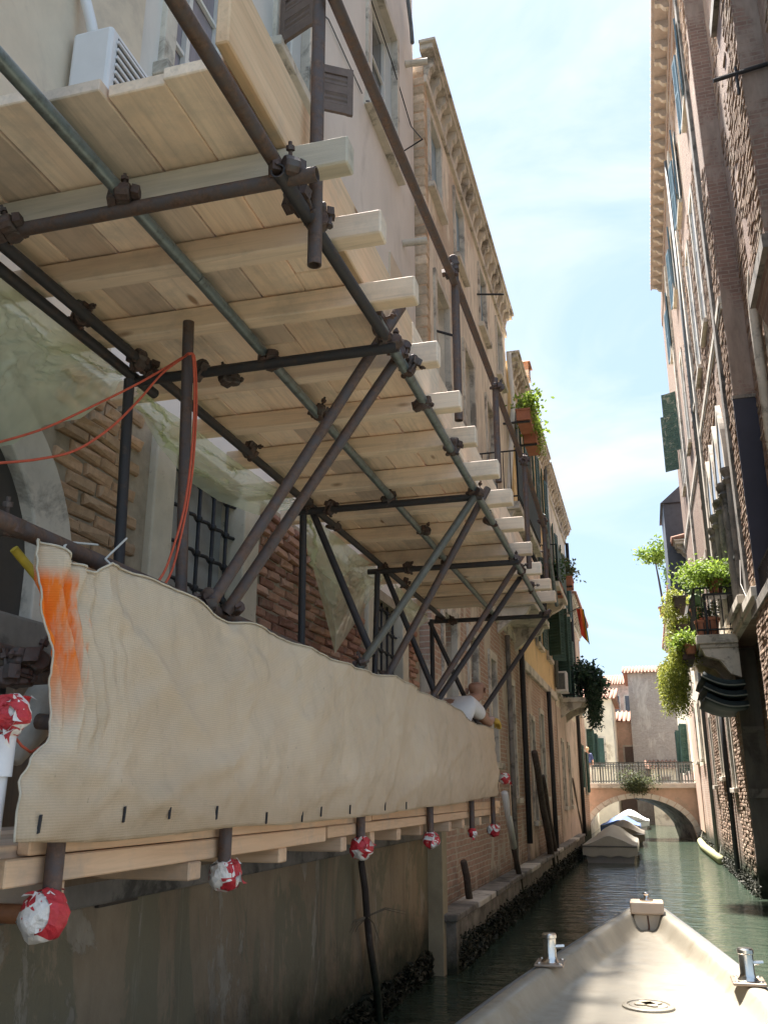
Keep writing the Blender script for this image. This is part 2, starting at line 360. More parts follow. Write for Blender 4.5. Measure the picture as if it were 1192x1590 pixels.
def weedy(name, base, var, stretch, second, s_amt, s_scale, top=0.75, b_s=0.5):
    m, nt, N, L, b = node_mat(name)
    v = pos(nt, stretch)
    col = ramp(nt, nz(nt, v, 2.0, 9, 0.7), [(0.25, c_(base, 1 - var)), (0.75, c_(base, 1 + var))])
    col = mixc(nt, ramp(nt, nz(nt, v, s_scale, 9, 0.7, 0.5), [(s_amt - 0.03, 0.0), (s_amt + 0.05, 1.0)]), col, second)
    col = mixc(nt, ramp(nt, nz(nt, pos(nt, (2.2, 2.2, 0.35)), 1.3, 8, 0.7, 0.6), [(0.48, 0.0), (0.70, 0.7)]), col, c_(base, 0.38))
    col = mixc(nt, ramp(nt, nz(nt, pos(nt, (4, 4, 0.5)), 1.7, 8, 0.75, 0.8), [(0.64, 0.0), (0.70, 0.6)]), col, c_(second, 1.25))
    col = algae(nt, col, top)
    L.new(col, b.inputs['Base Color']); b.inputs['Roughness'].default_value = 0.8
    bump(nt, b, nz(nt, pos(nt), 14, 9, 0.75), b_s, 0.02)
    return m
def base_wall_mat():
    """layers of old render: brown coat peeled in sharp-edged patches, pale salts, green damp, weed below"""
    m, nt, N, L, b = node_mat('stained_base_render')
    v = pos(nt, (1, 1, 0.6))
    col = ramp(nt, nz(nt, v, 1.8, 9, 0.7), [(0.25, (0.235, 0.17, 0.105)), (0.55, (0.35, 0.265, 0.17)), (0.8, (0.43, 0.34, 0.23))])
    col = mixc(nt, ramp(nt, nz(nt, pos(nt, (0.9, 0.9, 0.45)), 1.1, 9, 0.7, 0.7), [(0.50, 0.0), (0.525, 0.75)]), col, (0.205, 0.185, 0.115))
    f2 = ramp(nt, nz(nt, pos(nt, (1.6, 1.6, 0.5)), 1.5, 9, 0.72, 0.9), [(0.57, 0.0), (0.59, 0.8)])
    col = mixc(nt, f2, col, ramp(nt, nz(nt, v, 9, 6), [(0.3, (0.30, 0.25, 0.185)), (0.7, (0.46, 0.40, 0.31))]))
    col = mixc(nt, ramp(nt, nz(nt, pos(nt, (5, 5, 0.35)), 1.6, 7, 0.7, 0.4), [(0.62, 0.0), (0.78, 0.55)]), col, (0.50, 0.45, 0.36))
    col = mixc(nt, ramp(nt, nz(nt, pos(nt, (4, 4, 0.3)), 1.1, 7, 0.7), [(0.52, 0.0), (0.75, 0.7)]), col, (0.10, 0.09, 0.065))
    col = algae(nt, col, 0.66)
    L.new(col, b.inputs['Base Color']); b.inputs['Roughness'].default_value = 0.75
    h = math_(nt, 'ADD', math_(nt, 'MULTIPLY', f2, 0.5), nz(nt, pos(nt), 14, 9, 0.75))
    bump(nt, b, h, 0.6, 0.02)
    return m
base_render = base_wall_mat()
quay_stone = weedy('quay_stone', (0.33, 0.30, 0.26), 0.3, (1, 1, 1), (0.18, 0.16, 0.14), 0.55, 2.5, 0.42)
weed_pole = weedy('mooring_pole_wood', (0.085, 0.062, 0.05), 0.4, (9, 9, 0.6), (0.14, 0.115, 0.095), 0.6, 2.0, 0.7)
white_pole = weedy('white_mooring_pole', (0.55, 0.53, 0.48), 0.12, (4, 4, 1), (0.25, 0.23, 0.20), 0.62, 2.0, 0.7, 0.2)
weed_mat = M('seaweed', (0.018, 0.021, 0.011), 0.7, 0.5, 12, 0.4, 40, second=(0.13, 0.12, 0.085), s_amt=0.6, s_scale=8)
BR1, BR2, MOR = (0.40, 0.22, 0.14), (0.27, 0.15, 0.105), (0.40, 0.35, 0.28)
brick_left = brick_mat('left_brickwork', (0.52, 0.34, 0.26), (0.43, 0.28, 0.215), (0.58, 0.51, 0.42), plaster=(0.62, 0.55, 0.45), p_amt=0.53, p_scale=0.8, dirt=0.22)
brick_b_up = brick_mat('brick_with_render', (0.66, 0.54, 0.42), (0.60, 0.48, 0.37), (0.64, 0.57, 0.47), plaster=(0.80, 0.72, 0.60), p_amt=0.44, p_scale=0.5, weed=False, dirt=0.15)
brick_right = brick_mat('right_brickwork', (0.35, 0.24, 0.185), (0.285, 0.19, 0.148), (0.37, 0.31, 0.25), plaster=(0.36, 0.29, 0.23), p_amt=0.58, p_scale=0.7)
brick_face = brick_mat('right_end_brickwork', (0.34, 0.225, 0.18), (0.26, 0.17, 0.14), (0.36, 0.30, 0.25), axis='X', plaster=(0.34, 0.27, 0.225), p_amt=0.5, p_scale=0.8)
brick_red = brick_mat('red_brickwork', (0.52, 0.35, 0.27), (0.44, 0.29, 0.225), (0.56, 0.48, 0.40), plaster=(0.62, 0.50, 0.41), p_amt=0.54, dirt=0.22)
brick_grey = brick_mat('grey_brickwork', (0.46, 0.40, 0.355), (0.39, 0.335, 0.30), (0.48, 0.43, 0.39), axis='X', plaster=(0.47, 0.42, 0.375), p_amt=0.52, weed=False)
def piece_mat(name, base, base2):           # single bricks: each with its own tone
    m, nt, N, L, b = node_mat(name)
    r = rnd(nt)
    col = ramp(nt, r, [(0.0, c_(base, 0.72)), (0.35, base), (0.7, base2), (1.0, c_(base2, 1.25))])
    v = pos(nt)
    col = mixc(nt, 0.55, col, ramp(nt, nz(nt, v, 18, 9, 0.7), [(0.3, 0.45), (0.7, 1.1)]), 'MULTIPLY')
    col = mixc(nt, ramp(nt, nz(nt, v, 1.6, 8, 0.7), [(0.55, 0.0), (0.66, 0.75)]), col, (0.36, 0.31, 0.245))
    col = algae(nt, col)
    L.new(col, b.inputs['Base Color']); b.inputs['Roughness'].default_value = 0.92; b.inputs['Specular IOR Level'].default_value = 0.2
    bump(nt, b, nz(nt, v, 55, 8, 0.75), 0.7, 0.008)
    return m
piece_left = piece_mat('old_brick', (0.50, 0.345, 0.22), (0.55, 0.36, 0.23))
piece_red = piece_mat('old_red_brick', (0.38, 0.20, 0.145), (0.46, 0.27, 0.19))
piece_right = piece_mat('right_wall_brick', (0.33, 0.225, 0.165), (0.385, 0.285, 0.215))  # right wall: the brick's own colour, varied per piece
piece_corner = piece_mat('pale_corner_brick', (0.62, 0.48, 0.34), (0.68, 0.54, 0.40))
pale_stone = M('pale_arch_stone', (0.74, 0.69, 0.61), 0.75, 0.15, 3, 0.3, 30, second=(0.52, 0.47, 0.40), s_amt=0.6, s_scale=2.2)
mortar_m = M('lime_mortar', (0.34, 0.285, 0.215), 0.95, 0.3, 8, 0.6, 40)
mortar_r = M('pale_mortar', (0.36, 0.30, 0.23), 0.95, 0.3, 4, 0.6, 40, second=(0.24, 0.19, 0.145), s_amt=0.55, s_scale=1.2)
def leaf_mat(name, c):
    m, nt, N, L, b = node_mat(name)
    col = ramp(nt, rnd(nt), [(0.0, c_(c, 0.55)), (0.5, c), (1.0, c_((c[0] * 1.3, c[1] * 1.15, c[2]), 1.35))])
    L.new(col, b.inputs['Base Color']); b.inputs['Roughness'].default_value = 0.55
    t = N.new('ShaderNodeBsdfTranslucent'); ms = N.new('ShaderNodeMixShader'); ms.inputs[0].default_value = 0.4
    L.new(col, t.inputs['Color']); L.new(b.outputs[0], ms.inputs[1]); L.new(t.outputs[0], ms.inputs[2])
    L.new(ms.outputs[0], N['Material Output'].inputs['Surface'])
    return m
leaf_bright = leaf_mat('bright_leaf', (0.20, 0.30, 0.05)); leaf_mid = leaf_mat('mid_leaf', (0.055, 0.11, 0.035))
leaf_dark = leaf_mat('dark_leaf', (0.02, 0.05, 0.03)); leaf_trail = leaf_mat('trailing_leaf', (0.26, 0.30, 0.06)); leaf_grey = leaf_mat('grey_leaf', (0.12, 0.15, 0.08))
def water_mat():
    m, nt, N, L, b = node_mat('canal_water')
    b.inputs['Base Color'].default_value = (0.042, 0.060, 0.043, 1); b.inputs['Roughness'].default_value = 0.06
    b.inputs['IOR'].default_value = 1.33; b.inputs['Specular IOR Level'].default_value = 0.5
    v = pos(nt, (0.55, 1.6, 1))
    h = math_(nt, 'ADD', nz(nt, v, 2.2, 3, 0.5, 0.6), math_(nt, 'MULTIPLY', nz(nt, v, 9, 3, 0.5, 0.4), 0.22))
    bump(nt, b, h, 0.7, 0.07)
    return m
water_m = water_mat()
def tarp_mat():
    m, nt, N, L, b = node_mat('shade_net')
    g = N.new('ShaderNodeNewGeometry'); s = N.new('ShaderNodeSeparateXYZ'); L.new(g.outputs['Position'], s.inputs[0])
    w = N.new('ShaderNodeTexWave'); w.bands_direction = 'Z'; w.inputs['Scale'].default_value = 46; w.inputs['Distortion'].default_value = 1.6; w.inputs['Detail'].default_value = 2; w.inputs['Detail Scale'].default_value = 2
    L.new(pos(nt), w.inputs['Vector'])
    wv = N.new('ShaderNodeTexWave'); wv.bands_direction = 'Y'; wv.inputs['Scale'].default_value = 34; wv.inputs['Distortion'].default_value = 1.0
    L.new(pos(nt), wv.inputs['Vector'])
    col = ramp(nt, nz(nt, pos(nt), 1.6, 8, 0.6), [(0.3, (0.74, 0.60, 0.44)), (0.7, (0.84, 0.71, 0.54))])
    wf = math_(nt, 'MULTIPLY', w.outputs['Fac'], ramp(nt, nz(nt, pos(nt), 3, 4), [(0.3, 0.5), (0.6, 1.0)]))
    col = mixc(nt, math_(nt, 'MULTIPLY', wf, 0.28), col, (0.42, 0.35, 0.25))
    col = mixc(nt, ramp(nt, nz(nt, pos(nt), 34, 3), [(0.70, 0.0), (0.76, 0.5)]), col, (0.25, 0.2, 0.15))
    col = mixc(nt, ramp(nt, nz(nt, pos(nt, (1, 1, 0.7)), 3.4, 9, 0.75, 0.5), [(0.52, 0.0), (0.68, 0.4)]), col, (0.50, 0.42, 0.31))
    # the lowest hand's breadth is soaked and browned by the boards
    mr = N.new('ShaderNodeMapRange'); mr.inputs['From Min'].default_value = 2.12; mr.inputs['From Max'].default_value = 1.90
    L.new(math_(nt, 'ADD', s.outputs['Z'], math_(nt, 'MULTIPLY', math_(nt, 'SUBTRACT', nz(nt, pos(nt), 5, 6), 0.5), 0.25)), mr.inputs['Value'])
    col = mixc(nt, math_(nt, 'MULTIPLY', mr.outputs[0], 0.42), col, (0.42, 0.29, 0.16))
    # spilt orange marking paint on the folded end
    yy = math_(nt, 'ADD', s.outputs['Y'], math_(nt, 'MULTIPLY', math_(nt, 'SUBTRACT', nz(nt, pos(nt, (14, 14, 1.2)), 2.5, 5), 0.5), 0.20))
    a = N.new('ShaderNodeMapRange'); a.inputs['From Min'].default_value = 2.165; a.inputs['From Max'].default_value = 2.115; L.new(yy, a.inputs['Value'])
    z1 = N.new('ShaderNodeMapRange'); z1.inputs['From Min'].default_value = 2.60; z1.inputs['From Max'].default_value = 2.555; L.new(s.outputs['Z'], z1.inputs['Value'])
    z2 = N.new('ShaderNodeMapRange'); z2.inputs['From Min'].default_value = 2.16; z2.inputs['From Max'].default_value = 2.36; L.new(s.outputs['Z'], z2.inputs['Value'])
    of = math_(nt, 'MULTIPLY', math_(nt, 'MULTIPLY', a.outputs[0], z1.outputs[0]), z2.outputs[0])
    of = math_(nt, 'MULTIPLY', of, ramp(nt, nz(nt, pos(nt, (20, 20, 2)), 2, 4), [(0.3, 0.45), (0.5, 1.0)]))
    col = mixc(nt, of, col, (0.95, 0.25, 0.03))
    L.new(col, b.inputs['Base Color']); b.inputs['Roughness'].default_value = 0.85; b.inputs['Specular IOR Level'].default_value = 0.2
    bump(nt, b, math_(nt, 'ADD', w.outputs['Fac'], wv.outputs['Fac']), 0.35, 0.003)
    t = N.new('ShaderNodeBsdfTranslucent'); L.new(col, t.inputs['Color']); ms = N.new('ShaderNodeMixShader'); ms.inputs[0].default_value = 0.3
    L.new(b.outputs[0], ms.inputs[1]); L.new(t.outputs[0], ms.inputs[2]); L.new(ms.outputs[0], N['Material Output'].inputs['Surface'])
    return m
tarp_m = tarp_mat()
def plastic_mat():
    m, nt, N, L, b = node_mat('green_polythene')
    b.inputs['Base Color'].default_value = (0.88, 0.95, 0.74, 1); b.inputs['Roughness'].default_value = 0.10; b.inputs['Specular IOR Level'].default_value = 1.0
    t = N.new('ShaderNodeBsdfTranslucent'); t.inputs['Color'].default_value = (0.90, 0.98, 0.70, 1)
    tr = N.new('ShaderNodeBsdfTransparent'); tr.inputs['Color'].default_value = (0.95, 0.97, 0.90, 1)
    m1 = N.new('ShaderNodeMixShader'); m1.inputs[0].default_value = 0.4; L.new(b.outputs[0], m1.inputs[1]); L.new(t.outputs[0], m1.inputs[2])
    m2 = N.new('ShaderNodeMixShader')
    # thicker where the film lies in several layers
    L.new(ramp(nt, nz(nt, pos(nt, (1, 1, 1)), 2.2, 3, 0.5, 0.2), [(0.36, 0.34), (0.62, 0.62)]), m2.inputs[0])
    L.new(m1.outputs[0], m2.inputs[1]); L.new(tr.outputs[0], m2.inputs[2]); L.new(m2.outputs[0], N['Material Output'].inputs['Surface'])
    rg = N.new('ShaderNodeTexNoise'); rg.noise_type = 'RIDGED_MULTIFRACTAL'; rg.inputs['Scale'].default_value = 4.0; rg.inputs['Detail'].default_value = 5; rg.inputs['Distortion'].default_value = 0.8
    L.new(pos(nt, (1, 1.3, 0.8)), rg.inputs['Vector'])
    bump(nt, b, rg.outputs['Fac'], 0.3, 0.02)
    return m
plastic = plastic_mat()
tape_red = M('tape_red', (0.50, 0.035, 0.045), 0.38, 0.25, 30, 0.5, 60); tape_white = M('tape_white', (0.74, 0.70, 0.65), 0.42, 0.15, 25, 0.5, 60)
def plain(name, c, rough=0.7):
    return M(name, c, rough, 0.12, 12, 0.1, 60)
# ================================================================ water
def make_water():
    m = MB(); m.grid([[(x, y, 0.0) for x in (-60, -8, -3, 0, 3, 8, 60)] for y in (-30, 0, 10, 20, 40, 80, 160, 400)])
    o = m.build('canal_water', water_m); o['kind'] = 'structure'
    b = MB(); b.grid([[(x, y, -1.6) for x in (-300, 0, 300)] for y in (-60, 100, 900)])
    o = b.build('canal_bed', plain('mud', (0.03, 0.03, 0.02), 0.9)); o['kind'] = 'structure'
make_water()

# ================================================================ building kit
def facade(parent, X, sg, y0, y1, z0, z1, holes, mat, depth=5.0, reveal=0.24, name='wall', top=True):
    """house body whose canal front (normal sg*X) is cut by window openings"""
    ys = sorted({y0, y1, *[h[0] for h in holes], *[h[1] for h in holes]}); zs = sorted({z0, z1, *[h[2] for h in holes], *[h[3] for h in holes]})
    m = MB()
    for a, b in zip(ys, ys[1:]):
        for c, d in zip(zs, zs[1:]):
            if any(h[0] <= a and b <= h[1] and h[2] <= c and d <= h[3] for h in holes): continue
            q = [(X, a, c), (X, b, c), (X, b, d), (X, a, d)]
            m.add(q if sg > 0 else q[::-1], [(0, 1, 2, 3)])
    Xr = X - sg * reveal; Xb = X - sg * depth
    for a, b, c, d in holes:
        m.add([(X, a, c), (Xr, a, c), (Xr, a, d), (X, a, d)], [(0, 1, 2, 3)]); m.add([(X, b, c), (X, b, d), (Xr, b, d), (Xr, b, c)], [(0, 1, 2, 3)])
        m.add([(X, a, d), (Xr, a, d), (Xr, b, d), (X, b, d)], [(0, 1, 2, 3)]); m.add([(X, a, c), (X, b, c), (Xr, b, c), (Xr, a, c)], [(0, 1, 2, 3)])
    m.add([(X, y0, z0), (Xb, y0, z0), (Xb, y0, z1), (X, y0, z1)], [(0, 1, 2, 3)])
    m.add([(X, y1, z0), (X, y1, z1), (Xb, y1, z1), (Xb, y1, z0)], [(0, 1, 2, 3)])
    m.add([(Xb, y0, z0), (Xb, y1, z0), (Xb, y1, z1), (Xb, y0, z1)], [(0, 1, 2, 3)])
    m.add([(X, y0, z1), (X, y1, z1), (Xb, y1, z1), (Xb, y0, z1)], [(0, 1, 2, 3)])
    m.add([(X, y0, z0), (X, y1, z0), (Xb, y1, z0), (Xb, y0, z0)], [(0, 1, 2, 3)])
    return m.build(name, mat, parent)
def bbox(m, X0, X1, a, b, c, d): return m.box(min(X0, X1), max(X0, X1), a, b, c, d)
def shutter_leaf(m, hinge, along, h, w, t=0.035):
    """one louvred leaf: hinge = foot of the hinge line, along = unit vector of its width"""
    hinge = Vector(hinge); al = Vector(along).normalized(); up = Vector((0, 0, 1)); n = al.cross(up)
    c = hinge + al * w / 2 + up * h / 2
    st = 0.06
    for s_ in (st / 2, w - st / 2): m.obox(hinge + al * s_ + up * h / 2, al * st / 2, n * t / 2, up * h / 2)
    for z in (0.05, h * 0.5, h - 0.05): m.obox(hinge + al * w / 2 + up * z, al * (w / 2 - st), n * t / 2, up * 0.045)
    k = max(6, int(h / 0.09))
    for i in range(k):
        z = 0.10 + (h - 0.2) * (i + 0.5) / k
        m.obox(hinge + al * w / 2 + up * z, al * (w / 2 - st), n * 0.006 + up * 0.012, up * (h / k * 0.42) - n * 0.010)
    return c
def window(parent, X, sg, a, b, c, d, fr=stone, fw=0.13, proud=0.04, shutters=None, sh_mat=None, sill=True, rec=0.2, bars=1, arch=0.0, pane_mat=None, angle=0.0):
    """stone surround with sill, casement bars, pane and shutters; shutters: 'flat', 'half', None"""
    m = MB(); Xp = X + sg * proud; Xi = X - sg * 0.06
    bbox(m, Xi, Xp, a - fw, a + 0.006, c, d); bbox(m, Xi, Xp, b - 0.006, b + fw, c, d); bbox(m, Xi, Xp + sg * 0.003, a - fw, b + fw, d - 0.006, d + fw)
    w = m.build('window', fr, parent, bevel=0.008)
    if sill:
        s_ = MB(); bbox(s_, Xi, Xp + sg * 0.07, a - fw - 0.05, b + fw + 0.05, c - 0.10, c + 0.006); s_.build('sill', fr, w, bevel=0.01)
    g = MB(); Xg = X - sg * rec; bbox(g, Xg - sg * 0.02, Xg, a - 0.015, b + 0.015, c - 0.015, d + 0.015); g.build('pane', pane_mat or glass, w)
    if bars:
        q = MB(); f_ = 0.05
        bbox(q, Xg + sg * 0.002, Xg + sg * 0.045, a - 0.01, a + f_, c, d); bbox(q, Xg + sg * 0.002, Xg + sg * 0.045, b - f_, b + 0.01, c, d)
        bbox(q, Xg + sg * 0.003, Xg + sg * 0.047, a, b, d - f_, d - 0.001); bbox(q, Xg + sg * 0.003, Xg + sg * 0.047, a, b, c + 0.001, c + f_)
        for i in range(bars):
            y = a + (b - a) * (i + 1) / (bars + 1); bbox(q, Xg + sg * 0.004, Xg + sg * 0.048, y - f_ / 2, y + f_ / 2, c, d)
        for i in range(1, 3):
            z = c + (d - c) * i / 3; bbox(q, Xg + sg * 0.005, Xg + sg * 0.035, a, b, z - 0.015, z + 0.015)
        q.build('casement', white_paint if bars == 1 else iron_grey, w)
    if shutters:
        wd = (b - a) / 2
        for s_ in (-1, 1):
            y = a - 0.01 if s_ < 0 else b + 0.01
            ang = {'flat': R_(8), 'half': R_(55), 'out': R_(84)}[shutters] + R_(angle) * s_
            al = Vector((sg * math.sin(ang), s_ * math.cos(ang), 0))
            q = MB(); shutter_leaf(q, (Xp + sg * 0.04, y, c + 0.01), al, d - c - 0.02, wd - 0.01)
            q.build('shutter', sh_mat or shutter_green, w)
    return w
def drain_pipe(parent, pts, r, mat, name='drain_pipe'):
    m = MB(); m.path(pts, r, 10); return m.build(name, mat, parent, smooth=True)
def bracket_mesh(name, w, h, d, sg, mat):
    """scrolled cornice bracket, top back edge at the origin"""
    pr = [(0, 0), (d, 0), (d, -h * 0.30), (d * 0.86, -h * 0.42), (d * 0.62, -h * 0.46), (d * 0.50, -h * 0.62), (d * 0.40, -h * 0.86), (d * 0.2, -h), (0, -h)]
    m = MB(); m.prism([(sg * x, -w / 2, z) for x, z in pr], (0, w, 0))
    return m.mesh(name, mat, fix=True)
def cornice(parent, X, sg, y0, y1, z, over, step, mat, tile=True, bw=0.13, bh=0.34):
    m = MB()
    bbox(m, X - sg * 0.02, X + sg * over, y0 - 0.15, y1 + 0.05, z, z + 0.10); bbox(m, X - sg * 0.02, X + sg * (over + 0.05), y0 - 0.2, y1 + 0.06, z + 0.10, z + 0.16)
    bbox(m, X - sg * 0.02, X + sg * 0.06, y0, y1, z - 0.50, z - 0.36)
    c = m.build('cornice', mat, parent, bevel=0.01)
    me = bracket_mesh('bracket', bw, bh, over * 0.86, sg, mat)
    n = int((y1 - y0) / step)
    copies('bracket', me, c, [Vector((X, y0 + 0.12 + i * step, z - 0.003)) for i in range(n + 1)])
    if tile:
        r = MB()
        k = int((y1 - y0) / 0.22)
        for i in range(k + 1):
            y = y0 - 0.1 + i * (y1 - y0 + 0.1) / k
            r.path([(X + sg * (over + 0.12), y, z + 0.19), (X - sg * 0.6, y, z + 0.42), (X - sg * 2.4, y, z + 1.05)], 0.095, 7)
        r.build('roof', roof_tile, parent, smooth=True)
    return c

# ---- single bricks -----------------------------------------------------------
def brick_mesh(name, L, H, D, mat, seed, axis='Y', sg=1):
    """one worn brick, front face at +sg*D from its origin plane"""
    rg = random.Random(seed); j = lambda a: rg.uniform(-a, a)
    l, h = L / 2, H / 2; e = 0.012
    back = [(0, -l, -h), (0, l, -h), (0, l, h), (0, -l, h)]
    mid = [(D * 0.62, -l + j(.006), -h + j(.004)), (D * 0.62, l + j(.006), -h + j(.004)), (D * 0.62, l + j(.006), h + j(.004)), (D * 0.62, -l + j(.006), h + j(.004))]
    fr = [(D + j(.008), y * (1 - e / l) + j(.006), z * (1 - e / h) + j(.005)) for _, y, z in back]
    vs = back + mid + fr
    fs = [(0, 1, 5, 4), (1, 2, 6, 5), (2, 3, 7, 6), (3, 0, 4, 7), (4, 5, 9, 8), (5, 6, 10, 9), (6, 7, 11, 10), (7, 4, 8, 11), (8, 9, 10, 11)]
    if sg < 0: vs = [(-x, y, z) for x, y, z in vs]
    if axis == 'X': vs = [(y, -x, z) for x, y, z in vs]
    m = MB(); m.add(vs, fs); return m.mesh(name, mat, fix=True)
def brick_joined(spots, meshes, name, mat, parent, org_plane):
    """very many small bricks kept as real geometry in one part"""
    m = MB()
    for p, k, dx in spots:
        me = meshes[k]
        m.add([(v.co.x + p[0] + dx, v.co.y + p[1], v.co.z + p[2]) for v in me.vertices], [tuple(f.vertices) for f in me.polygons])
    o = m.build(name, mat, parent); o['kind'] = 'stuff'; return o

# ================================================================ house A: the grey house behind the scaffold
XA = -2.70
A = thing('scaffolded_house', 'grey rendered house with bare brick lower storey behind the timber scaffold', 'house', (XA, 6.2, 0))
upA = [(8.85, 10.2, 10.2, 12.5), (4.3, 5.25, 6.5, 8.6), (6.0, 6.75, 8.4, 10.2), (8.9, 10.1, 5.6, 7.6)]
facade(A, XA, 1, 0.2, 11.3, 4.16, 14.4, upA, stucco_grey)
lowA = [(4.70, 5.74, 1.95, 4.05), (9.08, 10.28, 1.95, 4.05)]
facade(A, XA, 1, 0.2, 11.3, 1.70, 4.16, lowA, mortar_m, name='brick_backing', reveal=0.3)
mb = MB(); mb.box(-7.7, XA + 0.10, 0.2, 11.25, -1.5, 1.66)
mb.build('base_wall', base_render, A)
mb = MB(); mb.box(XA - 0.1, XA + 0.20, 0.2, 11.15, 1.5, 1.705); mb.build('string_course', stone_dark, A, bevel=0.015)
pl = P(190, 1383, X=XA + 0.13); m = MB(); m.box(XA + 0.10, XA + 0.125, pl.y - 0.19, pl.y + 0.17, pl.z - 0.06, pl.z + 0.06); plo = m.build('anchor_plate', plain('dark_plate', (0.07, 0.055, 0.045), 0.6), A, bevel=0.004)
for dy in (-0.12, 0.10):
    m = MB(); m.lathe((XA + 0.126, pl.y + dy, pl.z), [(0.022, 0), (0.022, 0.014), (0.010, 0.014), (0.010, 0.03), (0, 0.03)], 6, axis=(1, 0, 0)); m.build('bolt', chrome, plo)
# warm render panel at the near end of the upper wall
mb = MB(); mb.box(XA - 0.02, XA + 0.012, 0.2, 3.95, 4.2, 14.39); mb.build('render_panel', stucco_warm, A)
# bricks that can be told apart
bm_l = [brick_mesh('brick', 0.255, 0.066, 0.030, piece_left, i) for i in range(6)]
bm_r = [brick_mesh('brick', 0.255, 0.066, 0.030, piece_red, 40 + i) for i in range(6)]
rb = random.Random(5); spots = []
for row in range(30):
    z = 1.80 + row * 0.0785
    for k in range(-1, 32):
        y = 3.0 + k * 0.27 + (0.135 if row % 2 else 0)
        if z > 4.12 or y > 11.1 or y < 3.55: continue
        if any(h[0] - 0.36 < y < h[1] + 0.36 for h in lowA): continue
        spots.append((y, z))
vis = [s for s in spots if s[1] > 2.98]
vis.sort(key=lambda s: s[0])
for i, (y, z) in enumerate(vis[:300]):
    me = (bm_l if y < 5.3 else bm_r)[rb.randrange(6)]
    o = link('brick', me, A, (XA - 0.002 + rb.uniform(-0.012, 0.006), y + rb.uniform(-.008, .008), z + rb.uniform(-.005, .005)))
    o.rotation_euler = (rb.uniform(-.045, .045), 0, rb.uniform(-.05, .05)); o.scale = (rb.uniform(.8, 1.5), rb.uniform(.86, 1.03), rb.uniform(.88, 1.06))
rest = [((XA, y, z), rb.randrange(6), rb.uniform(-.01, .006)) for y, z in vis[300:] + [s for s in spots if s[1] <= 2.98]]
if rest: brick_joined(rest, bm_r, 'bricks', piece_red, A, XA)
# stone jambs of the two barred windows
def barred_window(a, b):
    w = MB()
    w.box(XA - 0.28, XA + 0.05, a - 0.23, a + 0.008, 1.72, 4.14); w.box(XA - 0.28, XA + 0.05, b - 0.008, b + 0.26, 1.72, 4.14)
    o = w.build('window', stone_pitted, A, bevel=0.012)
    p = MB(); p.box(XA - 0.17, XA - 0.14, a - 0.01, b + 0.01, 1.94, 4.10); p.build('pane', M('dusty_pane', (0.34, 0.35, 0.34), 0.45, 0.4, 3, 0.1, 20), o)
    g = MB()
    n = 5
    for i in range(n):
        y = a + (b - a) * (i + 0.5) / n; g.tube((XA - 0.05, y, 1.96), (XA - 0.05, y, 4.1), 0.014, 8)
    for i in range(9):
        z = 2.1 + i * 0.235
        pts = [(XA - 0.05 + 0.016 * math.cos(t * math.pi * n * 2 / 60.0), a + (b - a) * t / 60.0, z) for t in range(61)]
        g.path(pts, 0.013, 6)
        for k in range(n): 
            y = a + (b - a) * (k + 0.5) / n; g.lathe((XA - 0.05, y, z - 0.022), [(0.016, 0), (0.027, 0.012), (0.027, 0.032), (0.016, 0.044)], 8)
    g.build('grille', iron, o, smooth=True)
for h in lowA: barred_window(h[0], h[1])
# stone arch of the water gate at the near end
def gate_arch():
    m = MB(); yc, zc, ro, ri = 2.35, 2.95, 1.38, 1.10
    pts = []
    out = [(XA + 0.075, yc + ro, 1.72)] + [(XA + 0.075, yc + ro * math.cos(t), zc + ro * 0.75 * math.sin(t)) for t in [i * math.pi / 2 / 14 for i in range(15)]]
    inn = [(XA + 0.075, yc + ri, 1.72)] + [(XA + 0.075, yc + ri * math.cos(t), zc + ri * 0.75 * math.sin(t)) for t in [i * math.pi / 2 / 14 for i in range(15)]]
    m.prism(out + inn[::-1], (-0.16, 0, 0))
    o = m.build('gate_arch', stone, A, fix=True, bevel=0.01)
    d = MB(); d.prism([(XA + 0.01, y, z) for _, y, z in inn] + [(XA + 0.01, yc - 1.0, zc + ri * .75), (XA + 0.01, yc - 1.0, 1.72)], (-0.03, 0, 0))
    d.build('dark_gate_fill', plain('painted_gate_shade', (0.065, 0.055, 0.045), 0.8), o, fix=True)  # flat dark sheet: the unlit inside of the gateway, put in as colour
    r = MB(); r.box(XA - 0.05, XA + 0.12, 2.4, 3.79, 2.50, 2.74); r.build('impost_block', stone_dark, o, bevel=0.015)
gate_arch()
# old boards standing against the wall under the impost
for i in range(5):
    b = MB(); y = 2.55 + i * 0.24; b.box(XA + 0.13, XA + 0.16 + 0.008 * (i % 2), y, y + 0.225, 1.715, 2.49 - 0.05 * (i % 3)); b.build('board', wood_z, A, bevel=0.004)
# upper windows
window(A, XA, 1, *upA[0], shutters=None, fw=0.10, bars=1)
window(A, XA, 1, *upA[1], fw=0.14, bars=1, pane_mat=M('lilac_curtain', (0.30, 0.27, 0.30), 0.9, 0.2, 3, 0.3, 12, stretch=(1, 6, 0.3)))
w = window(A, XA, 1, *upA[2], fw=0.08, bars=1)
q = MB(); shutter_leaf(q, (XA + 0.06, 6.76, 8.38), (0.55, 0.35, 0), 0.55, 0.42); q.build('shutter', shutter_brown, w)
q = MB(); shutter_leaf(q, (XA + 0.06, 5.97, 8.38), (0.75, -0.3, 0), 0.55, 0.42); q.build('shutter', shutter_brown, w)
window(A, XA, 1, *upA[3], fw=0.10, bars=1)
